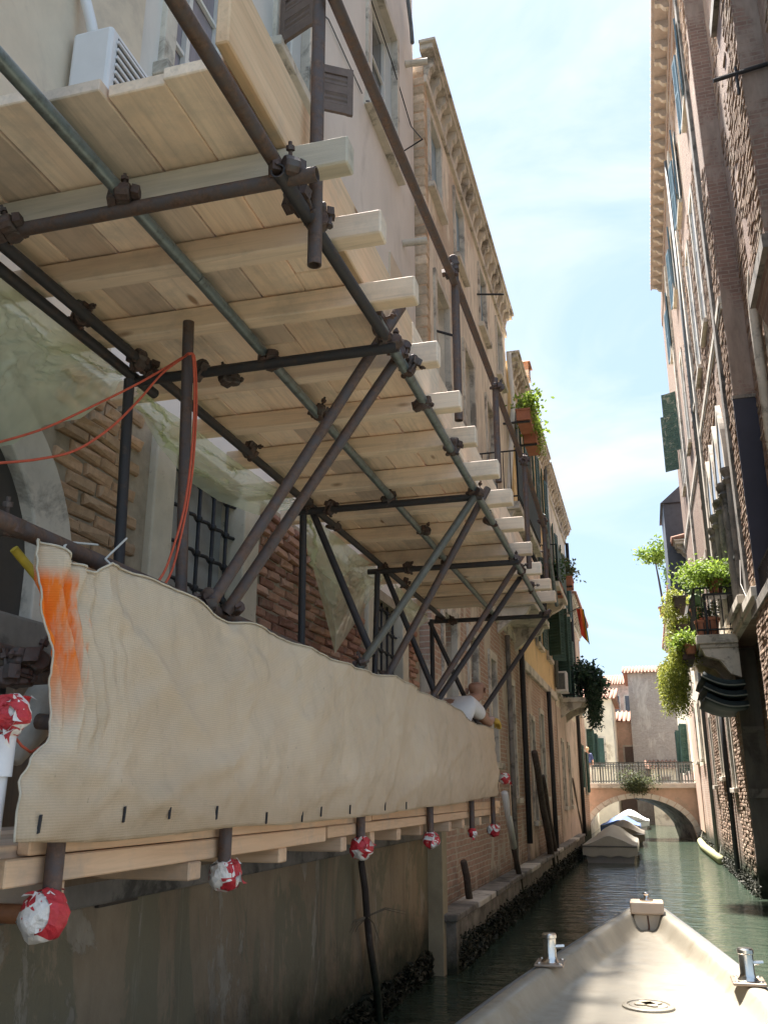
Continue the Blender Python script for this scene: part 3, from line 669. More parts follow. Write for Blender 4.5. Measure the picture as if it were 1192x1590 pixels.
# wall clutter of house A
drain_pipe(A, [P(633, 0, X=XA + 0.12), P(638, 40, X=XA + 0.12), P(640, 66, X=XA + 0.22)], 0.03, iron_grey, 'gutter_spout')
for (px, py) in ((629, 100), (625, 378)):
    c = P(px, py, X=XA); m = MB(); m.tube(c, c + Vector((0.34, 0.05, 0.02)), 0.05, 12, hollow=0.01); m.build('flue_stub', stone, A)
c = P(612, 385, X=XA); m = MB(); m.box(XA, XA + 0.03, c.y - 0.3, c.y + 0.32, c.z - 3.2, c.z - 0.25); m.build('render_patch', stucco_warm, A)
m = MB(); m.path([P(576, 0, X=XA + 0.03), P(608, 96, X=XA + 0.03), P(638, 196, X=XA + 0.03), P(655, 216, X=XA + 0.35)], 0.009, 6); m.build('wall_cable', iron, A)
m = MB(); m.path([P(475, 0, X=XA + 0.02), P(510, 30, X=XA + 0.02), P(562, 145, X=XA + 0.02)], 0.008, 6); m.build('wall_cable', iron_grey, A)
m = MB(); m.path([P(626, 235, X=XA), P(656, 216, X=XA + 0.36)], 0.011, 6); m.build('wall_hook', iron, A)
m = MB(); m.path([P(575, 157, X=XA), P(569, 157, X=XA + 0.15)], 0.011, 6); m.build('wall_hook', iron, A)
# air conditioner hanging on the near wall
ac = thing('air_conditioner', 'white wall air conditioner just above the near plank ends', 'air conditioner', (-2.55, 3.6, 5.3))
m = MB(); m.box(-2.66, -2.42, 3.28, 4.02, 5.38, 5.91); body = m.build('casing', pvc, ac, bevel=0.02)
m = MB(); m.box(-2.422, -2.416, 3.34, 3.94, 5.42, 5.87); m.build('fan_opening', pvc_dark, ac)
for i in range(9):
    m = MB(); z = 5.435 + i * 0.049; m.box(-2.416, -2.404, 3.33, 3.95, z, z + 0.016); m.build('slat', pvc, ac)
m = MB()
for y in (3.4,): m.box(-2.70, -2.44, y, y + 0.5, 5.345, 5.378)
m.build('wall_bracket', iron_grey, ac)
m = MB(); m.path([(-2.58, 3.36, 5.89), (-2.6, 3.34, 6.02), (-2.64, 3.30, 6.2), (-2.66, 3.2, 6.5), (-2.67, 3.1, 6.9)], 0.032, 8); m.build('hose', pvc, ac, smooth=True)

# ================================================================ house B: brick house with bracketed cornice
XB = -2.56
B = thing('corniced_brick_house', 'tall worn brick house with bracketed stone cornice beyond the scaffolded house', 'house', (XB, 16, 0))
shutter_pale = M('closed_blue_shutter', (0.26, 0.36, 0.44), 0.6, 0.2, 6, 0.3, 40, stretch=(1, 1, 9))
upB = []
for (x0, y0, x1, y1) in ((669, 250, 687, 285), (711, 380, 724, 405), (748, 495, 765, 515)):
    a = P(x0, y0, X=XB); b = P(x1, y1, X=XB); upB.append((a.y + 0.08, b.y + 0.0, 11.15, 12.5))
upB = [(11.75, 12.55, 11.1, 12.45), (13.75, 14.55, 11.1, 12.45), (16.3, 17.1, 11.1, 12.45), (18.6, 19.4, 11.1, 12.45)]
midB = [(12.0, 12.95, 7.0, 9.6), (14.3, 15.2, 7.0, 9.6), (16.7, 17.6, 7.0, 9.6)]
lowB = [(12.10, 12.95, 2.75, 4.4), (16.0, 16.6, 2.5, 4.3), (18.3, 18.95, 1.9, 4.1), (14.0, 14.7, 2.9, 4.4)]
facade(B, XB, 1, 11.40, 20.2, 5.2, 13.3, upB + midB, brick_b_up, name='wall')
facade(B, XB, 1, 11.40, 20.2, -1.5, 5.2, lowB, brick_left, name='lower_wall')
cornice(B, XB, 1, 11.40, 20.2, 13.30, 0.20, 0.44, stone, tile=False, bh=0.40)
for i_, h in enumerate(upB): window(B, XB, 1, *h, fw=0.08, shutters=None, sh_mat=shutter_blue, bars=0, rec=0.06, pane_mat=shutter_pale)
for h in midB: window(B, XB, 1, *h, fw=0.12, shutters=None, bars=1)
for h in lowB: window(B, XB, 1, *h, fw=0.14, bars=2, sill=True)
m = MB(); m.box(XB - 0.05, XB + 0.05, 11.42, 20.2, 5.1, 5.28); m.build('string_course', stone, B, bevel=0.01)
# rough toothed corner strip, bricks laid bare
m = MB(); m.box(XB - 0.3, XB + 0.006, 11.38, 11.62, 5.3, 13.0); m.build('corner_strip', M('raw_corner', (0.56, 0.42, 0.29), 0.95, 0.3, 9, 0.9, 16, second=(0.60, 0.36, 0.22), s_amt=0.55, s_scale=2.5, dist=0.03), B)
rgq = random.Random(8)
for i in range(44):
    m = MB(); z = 5.35 + i * 0.172; L = rgq.uniform(0.10, 0.26)
    m.box(XB - 0.25, XB + 0.012 + rgq.uniform(0, .012), 11.372, 11.38 + L, z, z + 0.15); m.build('corner_brick', piece_corner, B, bevel=0.02)
drain_pipe(B, [P(789, 548, X=XB + 0.1), P(796, 625, X=XB + 0.1), P(790, 760, X=XB + 0.1)], 0.06, white_paint)
drain_pipe(B, [(XB + 0.08, 17.9, 5.0), (XB + 0.08, 17.9, 0.6)], 0.05, stone_dark)
drain_pipe(B, [(XB + 0.1, 19.9, 5.0), (XB + 0.1, 19.9, 1.0)], 0.06, iron)
# hooks for shutters
for (p0, p1) in (((740, 457), (782, 457)), ((674, 513), (704, 521))):
    m = MB(); a = P(*p0, X=XB); m.path([a, P(*p1, Y=a.y)], 0.02, 6); m.build('wall_hook', iron, B)
# quay plinth with stone coping along B and beyond
m = MB(); m.box(-3.2, -2.30, 11.30, 34.0, -1.5, 0.56); o = m.build('quay_wall', quay_stone); tag(o, 'low weed grown quay footing along the foot of the left houses', 'quay wall')
for i in range(16):
    c = MB(); y = 11.2 + i * 1.42; c.box(-2.75, -2.26 + 0.012 * (i % 3), y, y + 1.40, 0.565, 0.645); c.build('coping_stone', stone if i % 4 == 1 else stone_dark, o, bevel=0.015)
# rubble and weed at the waterline
def weed_band(name, label, x0, x1, y0, y1, z1, n, seed):
    rg = random.Random(seed); m = MB()
    for i in range(n):
        y = rg.uniform(y0, y1); t = rg.random(); r = rg.uniform(0.012, 0.045); z = rg.uniform(-0.05, z1) * (1 - 0.3 * t)
        c = Vector((x0 + (x1 - x0) * rg.random(), y, z))
        vs = [c + Vector((rg.uniform(-r, r), rg.uniform(-r, r) * 1.5, rg.uniform(-r, r) * 0.8)) for _ in range(6)]
        m.add(vs, [(0, 1, 2), (0, 2, 3), (0, 3, 4), (1, 2, 5), (2, 3, 5), (3, 4, 5), (4, 1, 5)])
    o = m.build(name, weed_mat); tag(o, label, 'seaweed', kind='stuff'); return o
weed_band('seaweed', 'dark seaweed and mussels along the left waterline', -2.60, -2.54, 4, 11.4, 0.30, 3000, 3)
weed_band('seaweed', 'dark seaweed and mussels along the quay footing', -2.31, -2.25, 11.4, 34, 0.40, 6000, 4)

# ================================================================ house C: ochre house, house D and E towards the bridge
C = thing('ochre_house', 'ochre yellow house with green shutters and balconies on the left', 'house', (XB, 23, 0))
XC = -2.50
upC = [(21.2, 22.0, 9.6, 11.4), (24.0, 24.8, 9.6, 11.4), (26.4, 27.1, 9.6, 11.4)]
midC = [(20.9, 21.9, 5.7, 8.3), (23.4, 24.4, 5.7, 8.3), (26.0, 26.9, 5.7, 8.3)]
lowC = [(21.2, 21.8, 1.4, 3.6), (23.2, 23.9, 1.9, 3.9), (25.4, 26.0, 1.4, 3.4)]
facade(C, XC, 1, 20.25, 27.8, 4.7, 12.2, upC + midC, stucco_yellow)
facade(C, XC, 1, 20.25, 27.8, -1.5, 4.7, lowC, brick_red, name='lower_wall')
cornice(C, XC, 1, 20.25, 27.8, 12.2, 0.25, 0.40, stone, tile=False)
for h in upC: window(C, XC, 1, *h, fw=0.1, shutters='flat', sh_mat=shutter_green, bars=1)
for h in midC: window(C, XC, 1, *h, fw=0.1, shutters='flat' if h[0] < 25 else 'half', sh_mat=shutter_green, bars=1)
for h in lowC: window(C, XC, 1, *h, fw=0.12, bars=2)
drain_pipe(C, [(XC + 0.1, 27.6, 12.0), (XC + 0.1, 27.6, 5.0)], 0.06, iron_grey)
drain_pipe(C, [(XC + 0.1, 24.9, 4.6), (XC + 0.1, 24.9, 0.6)], 0.06, iron)
m = MB(); m.box(XC - 0.04, XC + 0.08, 20.25, 27.8, 4.62, 4.82); m.build('string_course', stone, C, bevel=0.01)
def chimney(parent, x, y, z, w, h):
    m = MB(); m.box(x - w/2, x + w/2, y - w/2, y + w/2, z, z + h); m.box(x - w*.75, x + w*.75, y - w*.75, y + w*.75, z + h, z + h + 0.18)
    o = m.build('chimney', stucco_pink, parent, bevel=0.01)
    r = MB(); q = w * 0.9; zt = z + h + 0.18
    for dx, dy in ((-1, -1), (1, -1), (1, 1), (-1, 1)): r.box(x + dx*w*.55 - .06, x + dx*w*.55 + .06, y + dy*w*.55 - .06, y + dy*w*.55 + .06, zt, zt + 0.22)
    r.add([(x - q, y - q, zt + .22), (x + q, y - q, zt + .22), (x + q, y + q, zt + .22), (x - q, y + q, zt + .22), (x, y, zt + .42)], [(0, 1, 4), (1, 2, 4), (2, 3, 4), (3, 0, 4), (3, 2, 1, 0)])
    r.build('chimney_cap', roof_tile, o)
chimney(C, -2.48, 22.6, 12.3, 0.34, 0.45); chimney(C, -2.6, 26.6, 12.3, 0.3, 0.3)
D = thing('pale_house', 'pale rendered house with tall dark shutters beyond the ochre house', 'house', (XB, 31, 0))
XD = -2.48
upD = [(29.0, 29.8, 8.4, 10.4), (31.8, 32.6, 8.4, 10.4), (34.2, 35.0, 8.4, 10.4)]; midD = [(28.5, 29.4, 4.9, 7.5), (31.0, 31.9, 4.9, 7.5), (33.8, 34.6, 4.9, 7.5)]
lowD = [(28.8, 29.4, 1.6, 3.5), (31.0, 31.6, 1.6, 3.5)]
facade(D, XD, 1, 27.85, 35.6, 4.5, 12.0, upD + midD, stucco_cream); facade(D, XD, 1, 27.85, 35.6, -1.5, 4.5, lowD, stucco_pink, name='lower_wall')
cornice(D, XD, 1, 27.85, 35.6, 12.0, 0.25, 0.5, stone, tile=False)
for h in upD: window(D, XD, 1, *h, fw=0.1, shutters='flat', sh_mat=shutter_green)
for h in midD: window(D, XD, 1, *h, fw=0.1, shutters='half' if h[0] < 29 else 'flat', sh_mat=shutter_green)
for h in lowD: window(D, XD, 1, *h, fw=0.1, bars=2)
drain_pipe(D, [(XD + 0.1, 35.4, 11.5), (XD + 0.1, 35.4, 0.5)], 0.07, iron)
EH = thing('red_brick_house', 'low red brick and render house beside the bridge on the left', 'house', (-2.7, 40, 0))
holE = [(37.2, 37.9, 5.2, 7.0), (40.2, 40.9, 5.2, 7.0), (38.5, 39.2, 2.2, 3.9), (41.4, 42.0, 2.0, 3.7)]
facade(EH, -2.62, 1, 35.65, 43.2, -1.5, 9.3, holE, brick_red)
cornice(EH, -2.62, 1, 35.65, 43.2, 9.3, 0.35, 0.5, stone)
for h in holE: window(EH, -2.62, 1, *h, fw=0.1, shutters='flat', sh_mat=shutter_green)
# ================================================================ right bank
XR = 1.95
R1 = thing('gothic_brick_palace', 'very tall weathered brick palace with pointed gothic windows on the right', 'palace', (XR, 26, 0))
lancets = [(17.25, 18.05, 5.4, 8.6), (18.35, 19.15, 5.4, 8.6), (19.45, 20.25, 5.4, 8.6), (20.55, 21.35, 5.4, 8.6)]
upR = [(18.0, 18.8, 11.4, 14.6), (20.2, 21.0, 11.4, 14.6), (22.4, 23.2, 11.4, 14.6), (25.5, 26.3, 11.6, 14.4), (29.5, 30.3, 11.6, 14.4),
       (16.8, 17.5, 16.0, 17.9), (20.4, 21.2, 16.0, 17.9), (24.6, 25.4, 16.0, 17.9), (28.4, 29.2, 16.0, 17.9), (24.6, 25.4, 5.6, 8.0), (29.0, 29.8, 5.6, 8.0)]
facade(R1, XR, -1, 15.5, 33.2, 5.0, 19.5, [(a_, b_, c_2, d_ - 0.72) for a_, b_, c_2, d_ in lancets] + upR, brick_right)
lowR = [(23.0, 23.8, 2.1, 4.4), (26.2, 26.9, 2.4, 4.4), (29.5, 30.1, 2.2, 4.2)]
facade(R1, XR, -1, 20.7, 33.2, -1.5, 5.0, lowR, brick_right, name='lower_wall')
XR2 = 2.28
facade(R1, XR2 + 0.12, -1, 16.25, 20.69, -1.5, 4.99, [(17.2, 18.0, 1.6, 3.9)], brick_right, name='recessed_wall')
facade(R1, XR + 0.003, -1, 8.0, 16.2, -1.5, 4.98, [], brick_right, name='near_lower_wall')
facade(R1, XR2 + 0.02, -1, 6.0, 15.49, 4.99, 19.4, [(12.6, 13.5, 5.0, 8.8)], brick_right, name='near_wall')
# rendered end faces that look down the canal
m = MB(); m.box(XR + 0.005, XR2 + 0.1, 15.46, 15.498, 8.55, 19.4); m.build('end_face', brick_face, R1)
m = MB(); m.box(XR + 0.004, XR2 + 0.2, 20.66, 20.698, -1.4, 4.95); m.build('end_face', weedy('dark_grey_render', (0.16, 0.145, 0.125), 0.3, (1, 1, .6), (0.10, 0.09, 0.08), 0.55, 1.6, 0.7), R1)  # lower face in dark grey render, weed at the foot
m = MB(); m.box(XR + 0.02, XR2 + 0.1, 20.6, 20.655, 1.9, 2.08); m.build('ledge', stone_dark, R1)
m = MB(); m.box(XR + 0.03, XR2 + 0.1, 20.58, 20.65, 3.2, 3.32); m.build('ledge', stone_dark, R1)
# chimney breast on the near wall
m = MB(); m.box(XR + 0.02, XR2 + 0.1, 10.8, 12.3, 8.6, 19.4); m.prism([(XR + 0.02, 10.8, 8.6), (XR + 0.02, 12.3, 8.6), (XR2 + 0.02, 12.3, 7.7), (XR2 + 0.02, 10.8, 7.7)], (0.05, 0, 0.001))
m.build('chimney_breast', brick_face, R1)
m = MB(); m.box(XR - 0.06, XR2 + 0.1, 10.72, 12.36, 13.4, 13.62); m.build('ledge', stone_dark, R1)
m = MB(); m.box(XR - 0.03, XR2 + 0.1, 10.76, 12.33, 8.55, 8.75); m.build('ledge', stone_dark, R1)
m = MB(); m.tube((1.6, 10.75, 11.2), (2.6, 10.75, 11.35), 0.03, 8); m.tube((1.9, 10.75, 11.35), (1.9, 10.75, 10.9), 0.02, 8); m.build('iron_tie', iron, R1)
# rows of real brick courses where the sun rakes along the wall
bm_s = [brick_mesh('brick', 0.258, 0.066, 0.016, piece_right, 80 + i, sg=-1) for i in range(6)]
def course_field(X, y0, y1, z0, z1, holes, seed, keep=0.93):
    rg = random.Random(seed); sp = []
    nrow = int((z1 - z0) / 0.078)
    for r in range(nrow):
        z = z0 + 0.04 + r * 0.078
        y = y0 + 0.13 + (0.135 if r % 2 else 0)
        while y < y1 - 0.13:
            if rg.random() < keep and not any(h[0] - 0.3 < y < h[1] + 0.3 and h[2] - 0.15 < z < h[3] + 0.9 for h in holes):
                n_ = fbm(y * 0.35, z * 0.22, seed)
                if n_ < 0.22: sp.append(((X, y + rg.uniform(-.01, .01), z + rg.uniform(-.006, .006)), rg.randrange(6), rg.choice((0, 0, 0, -0.004, -0.010, 0.010)) + rg.uniform(-.003, .005)))
            y += 0.27
    return sp
cf = course_field(XR, 15.5, 24.5, 5.3, 18.9, lancets + upR, 1) + course_field(XR, 20.7, 30.0, 0.3, 5.0, lowR, 2) \
   + course_field(XR2 + 0.02, 8.6, 15.4, 5.0, 19, [(12.6, 13.5, 5.0, 8.8), (10.7, 12.4, 7.0, 19.4)], 3) + course_field(XR, 11.5, 16.2, 0.3, 4.9, [], 4) + course_field(XR + 0.02, 10.8, 12.3, 8.8, 19, [], 5)
cf.sort(key=lambda s: (s[0][0]**2 + s[0][1]**2 + (s[0][2]-2)**2))
onscreen = [s for s in cf if s[0][1] > 9.2]
for p, k, dx in onscreen[:240]:
    link('brick', bm_s[k], R1, (p[0] + dx, p[1], p[2]))
brick_joined(onscreen[240:], bm_s, 'bricks', piece_right, R1, XR)
# stone mouldings
for (z, a, b, pr_) in ((5.05, 15.5, 33.2, 0.10), (10.4, 15.5, 33.2, 0.05)):
    m = MB(); m.box(XR - pr_, XR + 0.05, a - 0.02, b, z, z + 0.17); m.box(XR - pr_ * 0.6, XR + 0.05, a - 0.01, b, z - 0.09, z + 0.002); m.build('string_course', stone, R1, bevel=0.012)
for y in (16.3, 22.1, 28.0):
    m = MB(); m.box(XR - 0.07, XR + 0.02, y, y + 0.34, 5.25, 18.9); m.build('pilaster', stone if y > 20 else stone_dark, R1, bevel=0.015)
def lancet(a, b, c, d):
    """pointed gothic window: stone surround, shaft with capital, pane"""
    Xf = XR - 0.09; w = b - a; yc = (a + b) / 2
    def ogee(k, n=9):
        hw = w / 2 + k; pts = []
        for i in range(n + 1):
            t = i / n; yy = hw * (1 - t ** 1.6); pts.append((yy, d - 0.75 + (0.75 + 0.55 + k * 1.3) * (t ** 0.72)))
        return pts
    o_, i_ = ogee(0.15), ogee(0.0)
    out = [(Xf, yc + y, z) for y, z in o_] + [(Xf, yc - y, z) for y, z in o_[::-1][1:]]
    inn = [(Xf, yc + y, z) for y, z in i_] + [(Xf, yc - y, z) for y, z in i_[::-1][1:]]
    m = MB(); n = len(out)
    for q in range(n - 1):
        A_, B_, C_, D_ = out[q], out[q+1], inn[q+1], inn[q]
        m.add([A_, B_, C_, D_] + [(x + 0.10, y, z) for x, y, z in (A_, B_, C_, D_)], [(0, 1, 2, 3), (4, 7, 6, 5), (0, 4, 5, 1), (3, 2, 6, 7), (0, 3, 7, 4), (1, 5, 6, 2)])
    o = m.build('window', stone, R1, fix=True)
    for s_ in (a - 0.12, b + 0.0):
        t = MB(); t.tube((Xf + 0.05, s_ + 0.06, c), (Xf + 0.05, s_ + 0.06, d - 1.05), 0.07, 10); t.lathe((Xf + 0.05, s_ + 0.06, d - 1.06), [(0.075, 0), (0.13, 0.08), (0.09, 0.14), (0.15, 0.26), (0.15, 0.31)], 10)
        t.build('column', stone_dark, o, smooth=False)
    g = MB(); g.box(XR - 0.02, XR + 0.02, a - 0.03, b + 0.03, c, d - 0.7); g.prism([(XR - 0.075, y, z) for _, y, z in inn], (0.03, 0, 0)); g.build('pane', glass, o, fix=True)
    s = MB(); s.box(XR - 0.16, XR + 0.1, a - 0.2, b + 0.2, c - 0.16, c); s.build('sill', stone, o, bevel=0.012)
    br = MB()
    for z in (c + 0.9, c + 1.8): br.box(XR - 0.045, XR - 0.021, a, b, z - 0.02, z + 0.02)
    br.box(XR - 0.046, XR - 0.022, yc - 0.02, yc + 0.02, c, d - .72); br.build('casement', iron_grey, o)
for h in lancets: lancet(*h)
for h in upR: window(R1, XR, -1, *h, fw=0.14, proud=0.03, rec=0.05, shutters=('flat' if h[2] > 15 else None), sh_mat=shutter_blue, bars=1)
for h in lowR: window(R1, XR, -1, *h, fw=0.14, proud=0.03, rec=0.06, bars=2)
# green weathered shutter leaves standing out near the far corner
for y in (29.6, 31.6):
    q = MB(); shutter_leaf(q, (XR - 0.03, y, 12.9), (-1, 0.5, 0), 2.1, 0.5); q.build('shutter', shutter_worn, R1)
# dark hoarding hung on the end face
m = MB(); m.box(XR - 0.02, XR2 + 0.12, 15.40, 15.452, 5.0, 8.5); m.build('hoarding', navy, R1, bevel=0.006)
m = MB(); m.box(XR - 0.03, XR2 + 0.1, 15.385, 15.47, 8.5, 8.56); m.build('hoarding_cap', stone_dark, R1)
rb_ = MB()
for z in (5.05, 5.45): rb_.tube((XR + 0.03, 10.0, z), (XR + 0.03, 15.3, z), 0.016, 6)
for i in range(40): rb_.tube((XR + 0.03, 10.05 + i * 0.134, 4.985), (XR + 0.03, 10.05 + i * 0.134, 5.45), 0.009, 5)
rb_.build('iron_cresting', iron, R1)
m = MB(); m.box(XR - 0.05, XR + 0.1, 8.0, 16.22, 4.80, 4.982); m.build('string_course', stone_dark, R1, bevel=0.012)
# pointed arch heads on the nearer wall
def near_arch(a, b, zs):
    m = MB(); yc = (a + b) / 2
    for kk, (r, x) in enumerate(((0.0, 0.12), (0.16, 0.07))):
        pts = []
        for i in range(13):
            t = math.pi * i / 12; hw = (b - a) / 2 + r; pts.append((XR2 - x, yc + hw * math.cos(t), zs + hw * 1.5 * (math.sin(t) ** 0.8)))
        m.path([(XR2 - x, b + r, zs - 3)] + pts + [(XR2 - x, a - r, zs - 3)], 0.075, 8)
    return m.build('arch_moulding', stone, R1, smooth=True)
near_arch(12.5, 13.6, 8.8)
g = MB(); g.box(XR2 + 0.08, XR2 + 0.12, 12.6, 13.5, 5.0, 8.8); g.build('pane', glass, R1)
# eaves: rafter brackets under a thin tiled roof edge
eb = M('weathered_eaves', (0.30, 0.24, 0.21), 0.85, 0.25, 5, 0.3, 30)
m = MB(); m.box(XR - 0.36, XR + 3, 12.0, 31.2, 19.90, 19.96); m.build('eaves_board', eb, R1)
m = MB(); m.box(XR - 0.41, XR - 0.365, 12.0, 31.3, 19.92, 20.02); m.build('gutter', eb, R1)
m = MB(); m.box(XR - 0.03, XR + 1.0, 12.0, 33.2, 19.38, 19.90); m.build('wall_head', brick_right, R1)
me = bracket_mesh('bracket', 0.13, 0.24, 0.30, -1, M('dull_bracket', (0.36, 0.30, 0.25), 0.85, 0.3, 5, 0.4, 30))
copies('bracket', me, R1, [Vector((XR - 0.032, 13.0 + 0.62 * i, 19.897)) for i in range(30)])
r = MB()
for i in range(80): r.path([(XR - 0.40, 12.1 + i * 0.24, 20.04), (XR + 2.5, 12.1 + i * 0.24, 21.1)], 0.07, 6)
r.build('roof', eb, R1, smooth=True)
drain_pipe(R1, [(XR - 0.08, 22.7, 19.0), (XR - 0.08, 22.7, 5.4)], 0.055, iron_grey)
drain_pipe(R1, [(XR - 0.08, 24.4, 4.9), (XR - 0.08, 24.4, 0.2)], 0.06, iron)
drain_pipe(R1, [(XR - 0.07, 31.6, 9.0), (XR - 0.07, 31.6, 0.2)], 0.06, iron_grey)
# hanging cables
m = MB(); m.path([(XR - 0.05, 16.9, 6.0), (XR - 0.12, 16.6, 5.5), (XR - 0.09, 16.2, 5.15), (XR + 0.0, 15.9, 4.9)], 0.006, 6); m.build('wall_cable', rope_white, R1)
m = MB(); m.path([(XR + .1, 15.35, 5.1), (XR + 0.18, 15.3, 5.5), (XR + 0.24, 15.28, 5.9)], 0.006, 6); m.build('wall_cable', rope_white, R1)
# weed along the right waterline
weed_band('seaweed', 'seaweed and mussels along the foot of the right palace', XR - 0.10, XR + 0.03, 20.5, 44, 0.35, 2200, 8)
weed_band('seaweed', 'seaweed and mussels by the near right wall', XR2 - 0.12, XR2 + 0.03, 12, 20.6, 0.35, 900, 9)
lg = thing('fender_log', 'pale green floating fender log against the foot of the right wall', 'fender log', (1.75, 38, 0))
m = MB(); a = P(1087, 1306, Z=0.10); b = P(1120, 1336, Z=0.12); m.path([a, a * 0.6 + b * 0.4 + Vector((-0.12, 0, 0.02)), b], 0.13, 10); m.build('log', M('slimy_log', (0.36, 0.36, 0.19), 0.7, 0.3, 6, 0.3, 30), lg, smooth=True)
for t in (0.05, 0.95):
    p = a.lerp(b, t); m = MB(); m.path([p + Vector((0, 0, 0.1)), (XR - 0.01, p.y + 0.05, 0.5)], 0.02, 6); m.build('mooring_rope', rope_white, lg)

# ---------------- houses R2, R3 behind the palace
R2 = thing('beige_house', 'beige rendered house with roof terrace beyond the tall palace', 'house', (2.05, 48, 0))
hol2 = [(36.0, 36.8, 3.2, 5.2), (39.5, 40.3, 3.2, 5.2), (36.0, 36.8, 6.6, 8.4), (39.6, 40.4, 6.6, 8.4), (47.0, 47.8, 3.0, 5.2), (52, 52.9, 3.0, 5.2), (47, 47.8, 7.2, 9.2), (52, 52.9, 7.2, 9.2), (57, 57.9, 7.2, 9.2)]
facade(R2, 2.02, -1, 33.25, 60.0, 3.0, 10.6, [h for h in hol2], stucco_cream)
facade(R2, 2.02, -1, 33.25, 60.0, -1.5, 3.0, [], brick_red, name='lower_wall')
for h in hol2: window(R2, 2.02, -1, *h, fw=0.12, shutters='half' if h[0] > 45 else None, sh_mat=shutter_green)
cornice(R2, 2.02, -1, 33.3, 60.0, 10.6, 0.4, 0.6, stone)
m = MB(); m.box(1.99, 2.4, 39.8, 44.0, 0.5, 5.6); m.build('render_patch', stucco_orange, R2)
# dark timber bay high under the palace corner
m = MB(); m.box(1.35, 2.1, 34.0, 36.8, 9.0, 12.4); m.prism([(1.25, 33.9, 12.4), (2.2, 33.9, 13.2), (2.2, 33.9, 12.4)], (0, 3.1, 0)); m.build('timber_bay', M('grey_zinc', (0.085, 0.095, 0.115), 0.6, 0.2, 6, 0.2, 30), R2, bevel=0.01)
# roof terrace with posts
m = MB()
for y in (48, 51, 54, 57):
    m.box(2.0, 2.1, y, y + .1, 10.7, 14.3)
m.box(2.0, 2.1, 48, 57.1, 13.2, 13.3); m.box(2.0, 2.1, 48, 57.1, 12.2, 12.28); m.build('roof_terrace_rail', wood_z, R2)
# ---------------- bridge
BR = thing('arched_bridge', 'brick footbridge with stone arch and iron railing across the canal', 'bridge', (-0.5, 45, 0))
YB0, YB1 = 44.0, 46.6
xc, ra = -0.50, 2.36
def arch_z(x, r, zc, k): 
    t = max(0.0, 1 - ((x - xc) / r) ** 2); return zc + k * math.sqrt(t)
def bridge():
    # spandrel with arch opening
    n = 30; xs = [xc - ra + 2 * ra * i / n for i in range(n + 1)]
    m = MB()
    zdeck = lambda x: 2.20
    full = [-3.4] + xs + [2.3]
    lo = [-1.4] + [arch_z(x, ra, 0.05, 1.72) for x in xs] + [-1.4]
    sk = lambda yy: -0.28 * (yy - YB0)
    for yy in (YB0, YB1):
        for i in range(len(full) - 1):
            if i == 0: a = [(full[0], yy, -1.4), (full[1], yy, -1.4), (full[1], yy, 2.2), (full[0], yy, 2.2)]
            elif i == len(full) - 2: a = [(full[i], yy, -1.4), (full[i+1], yy, -1.4), (full[i+1], yy, 2.2), (full[i], yy, 2.2)]
            else: a = [(full[i], yy, lo[i]), (full[i+1], yy, lo[i+1]), (full[i+1], yy, 2.2), (full[i], yy, 2.2)]
            m.add([(x + sk(y), y, z) for x, y, z in a], [(0, 1, 2, 3)])
    for x in (): m.add([(x, YB0, -1.4), (x, YB1, -1.4), (x, YB1, 2.2), (x, YB0, 2.2)], [(0, 1, 2, 3)])
    h_ = len(m.f) // 2; v_ = len(m.v) // 2
    for k_ in (0, 1):
        q_ = MB(); q_.v = m.v[k_ * v_:(k_ + 1) * v_]; q_.f = [tuple(i - k_ * v_ for i in f) for f in m.f[k_ * h_:(k_ + 1) * h_]]; q_.build('spandrel', stucco_orange, BR)
    s = MB(); s.grid([[(x + sk(y), y, arch_z(x, ra - 0.01, 0.05, 1.715)) for x in xs] for y in (YB0 - 0.0, YB1)]); 
    for x in (xs[0], xs[-1]): s.add([(x, YB0, -1.4), (x + sk(YB1), YB1, -1.4), (x + sk(YB1), YB1, 0.06), (x, YB0, 0.06)], [(0, 1, 2, 3)])
    s.build('soffit', stone_dark, BR)
    # voussoirs: each stone of the ring
    k = 21
    for i in range(k):
        t0, t1 = math.pi * i / k + 0.006, math.pi * (i + 1) / k - 0.006
        q = []
        for t, r_, e in ((t0, ra, 1.72), (t1, ra, 1.72), (t1, ra + 0.24, 1.95), (t0, ra + 0.24, 1.95)):
            q.append((xc + r_ * math.cos(t), YB0 - 0.07, 0.05 + e * math.sin(t)))
        v = MB(); v.prism(q, (0, 0.12, 0)); v.build('voussoir', pale_stone, BR, fix=True)
    d = MB(); d.box(-3.4, 2.3, YB0 - 0.16, YB1 + 0.16, 2.2, 2.30); d.box(-3.4, 2.3, YB0 - 0.12, YB0 + 0.2, 2.301, 2.42); d.box(-3.4, 2.3, YB1 - 0.2, YB1 + 0.12, 2.301, 2.42)
    d.build('deck', pale_stone, BR, bevel=0.012)
    for yy in (YB0 + 0.02, YB1 - 0.02):
        rl = MB(); rl.box(-3.0, 2.2, yy - 0.03, yy + 0.03, 3.28, 3.33); rl.box(-3.0, 2.2, yy - 0.02, yy + 0.02, 3.13, 3.155); rl.box(-3.0, 2.2, yy - 0.02, yy + 0.02, 2.50, 2.53); r_o = rl.build('handrail', iron_grey, BR)
        bmh = MB(); bmh.tube((0, 0, 0), (0, 0, 0.86), 0.017, 6); me_b = bmh.mesh('baluster', iron_grey)
        pst = MB(); pst.box(-0.035, 0.035, -0.035, 0.035, 0, 0.93); me_p = pst.mesh('post', iron_grey)
        for i in range(42):
            x = -2.95 + i * 0.122
            if i % 7 == 0: link('post', me_p, BR, (x, yy, 2.421))
            else: link('baluster', me_b, BR, (x, yy, 2.421))
bridge()
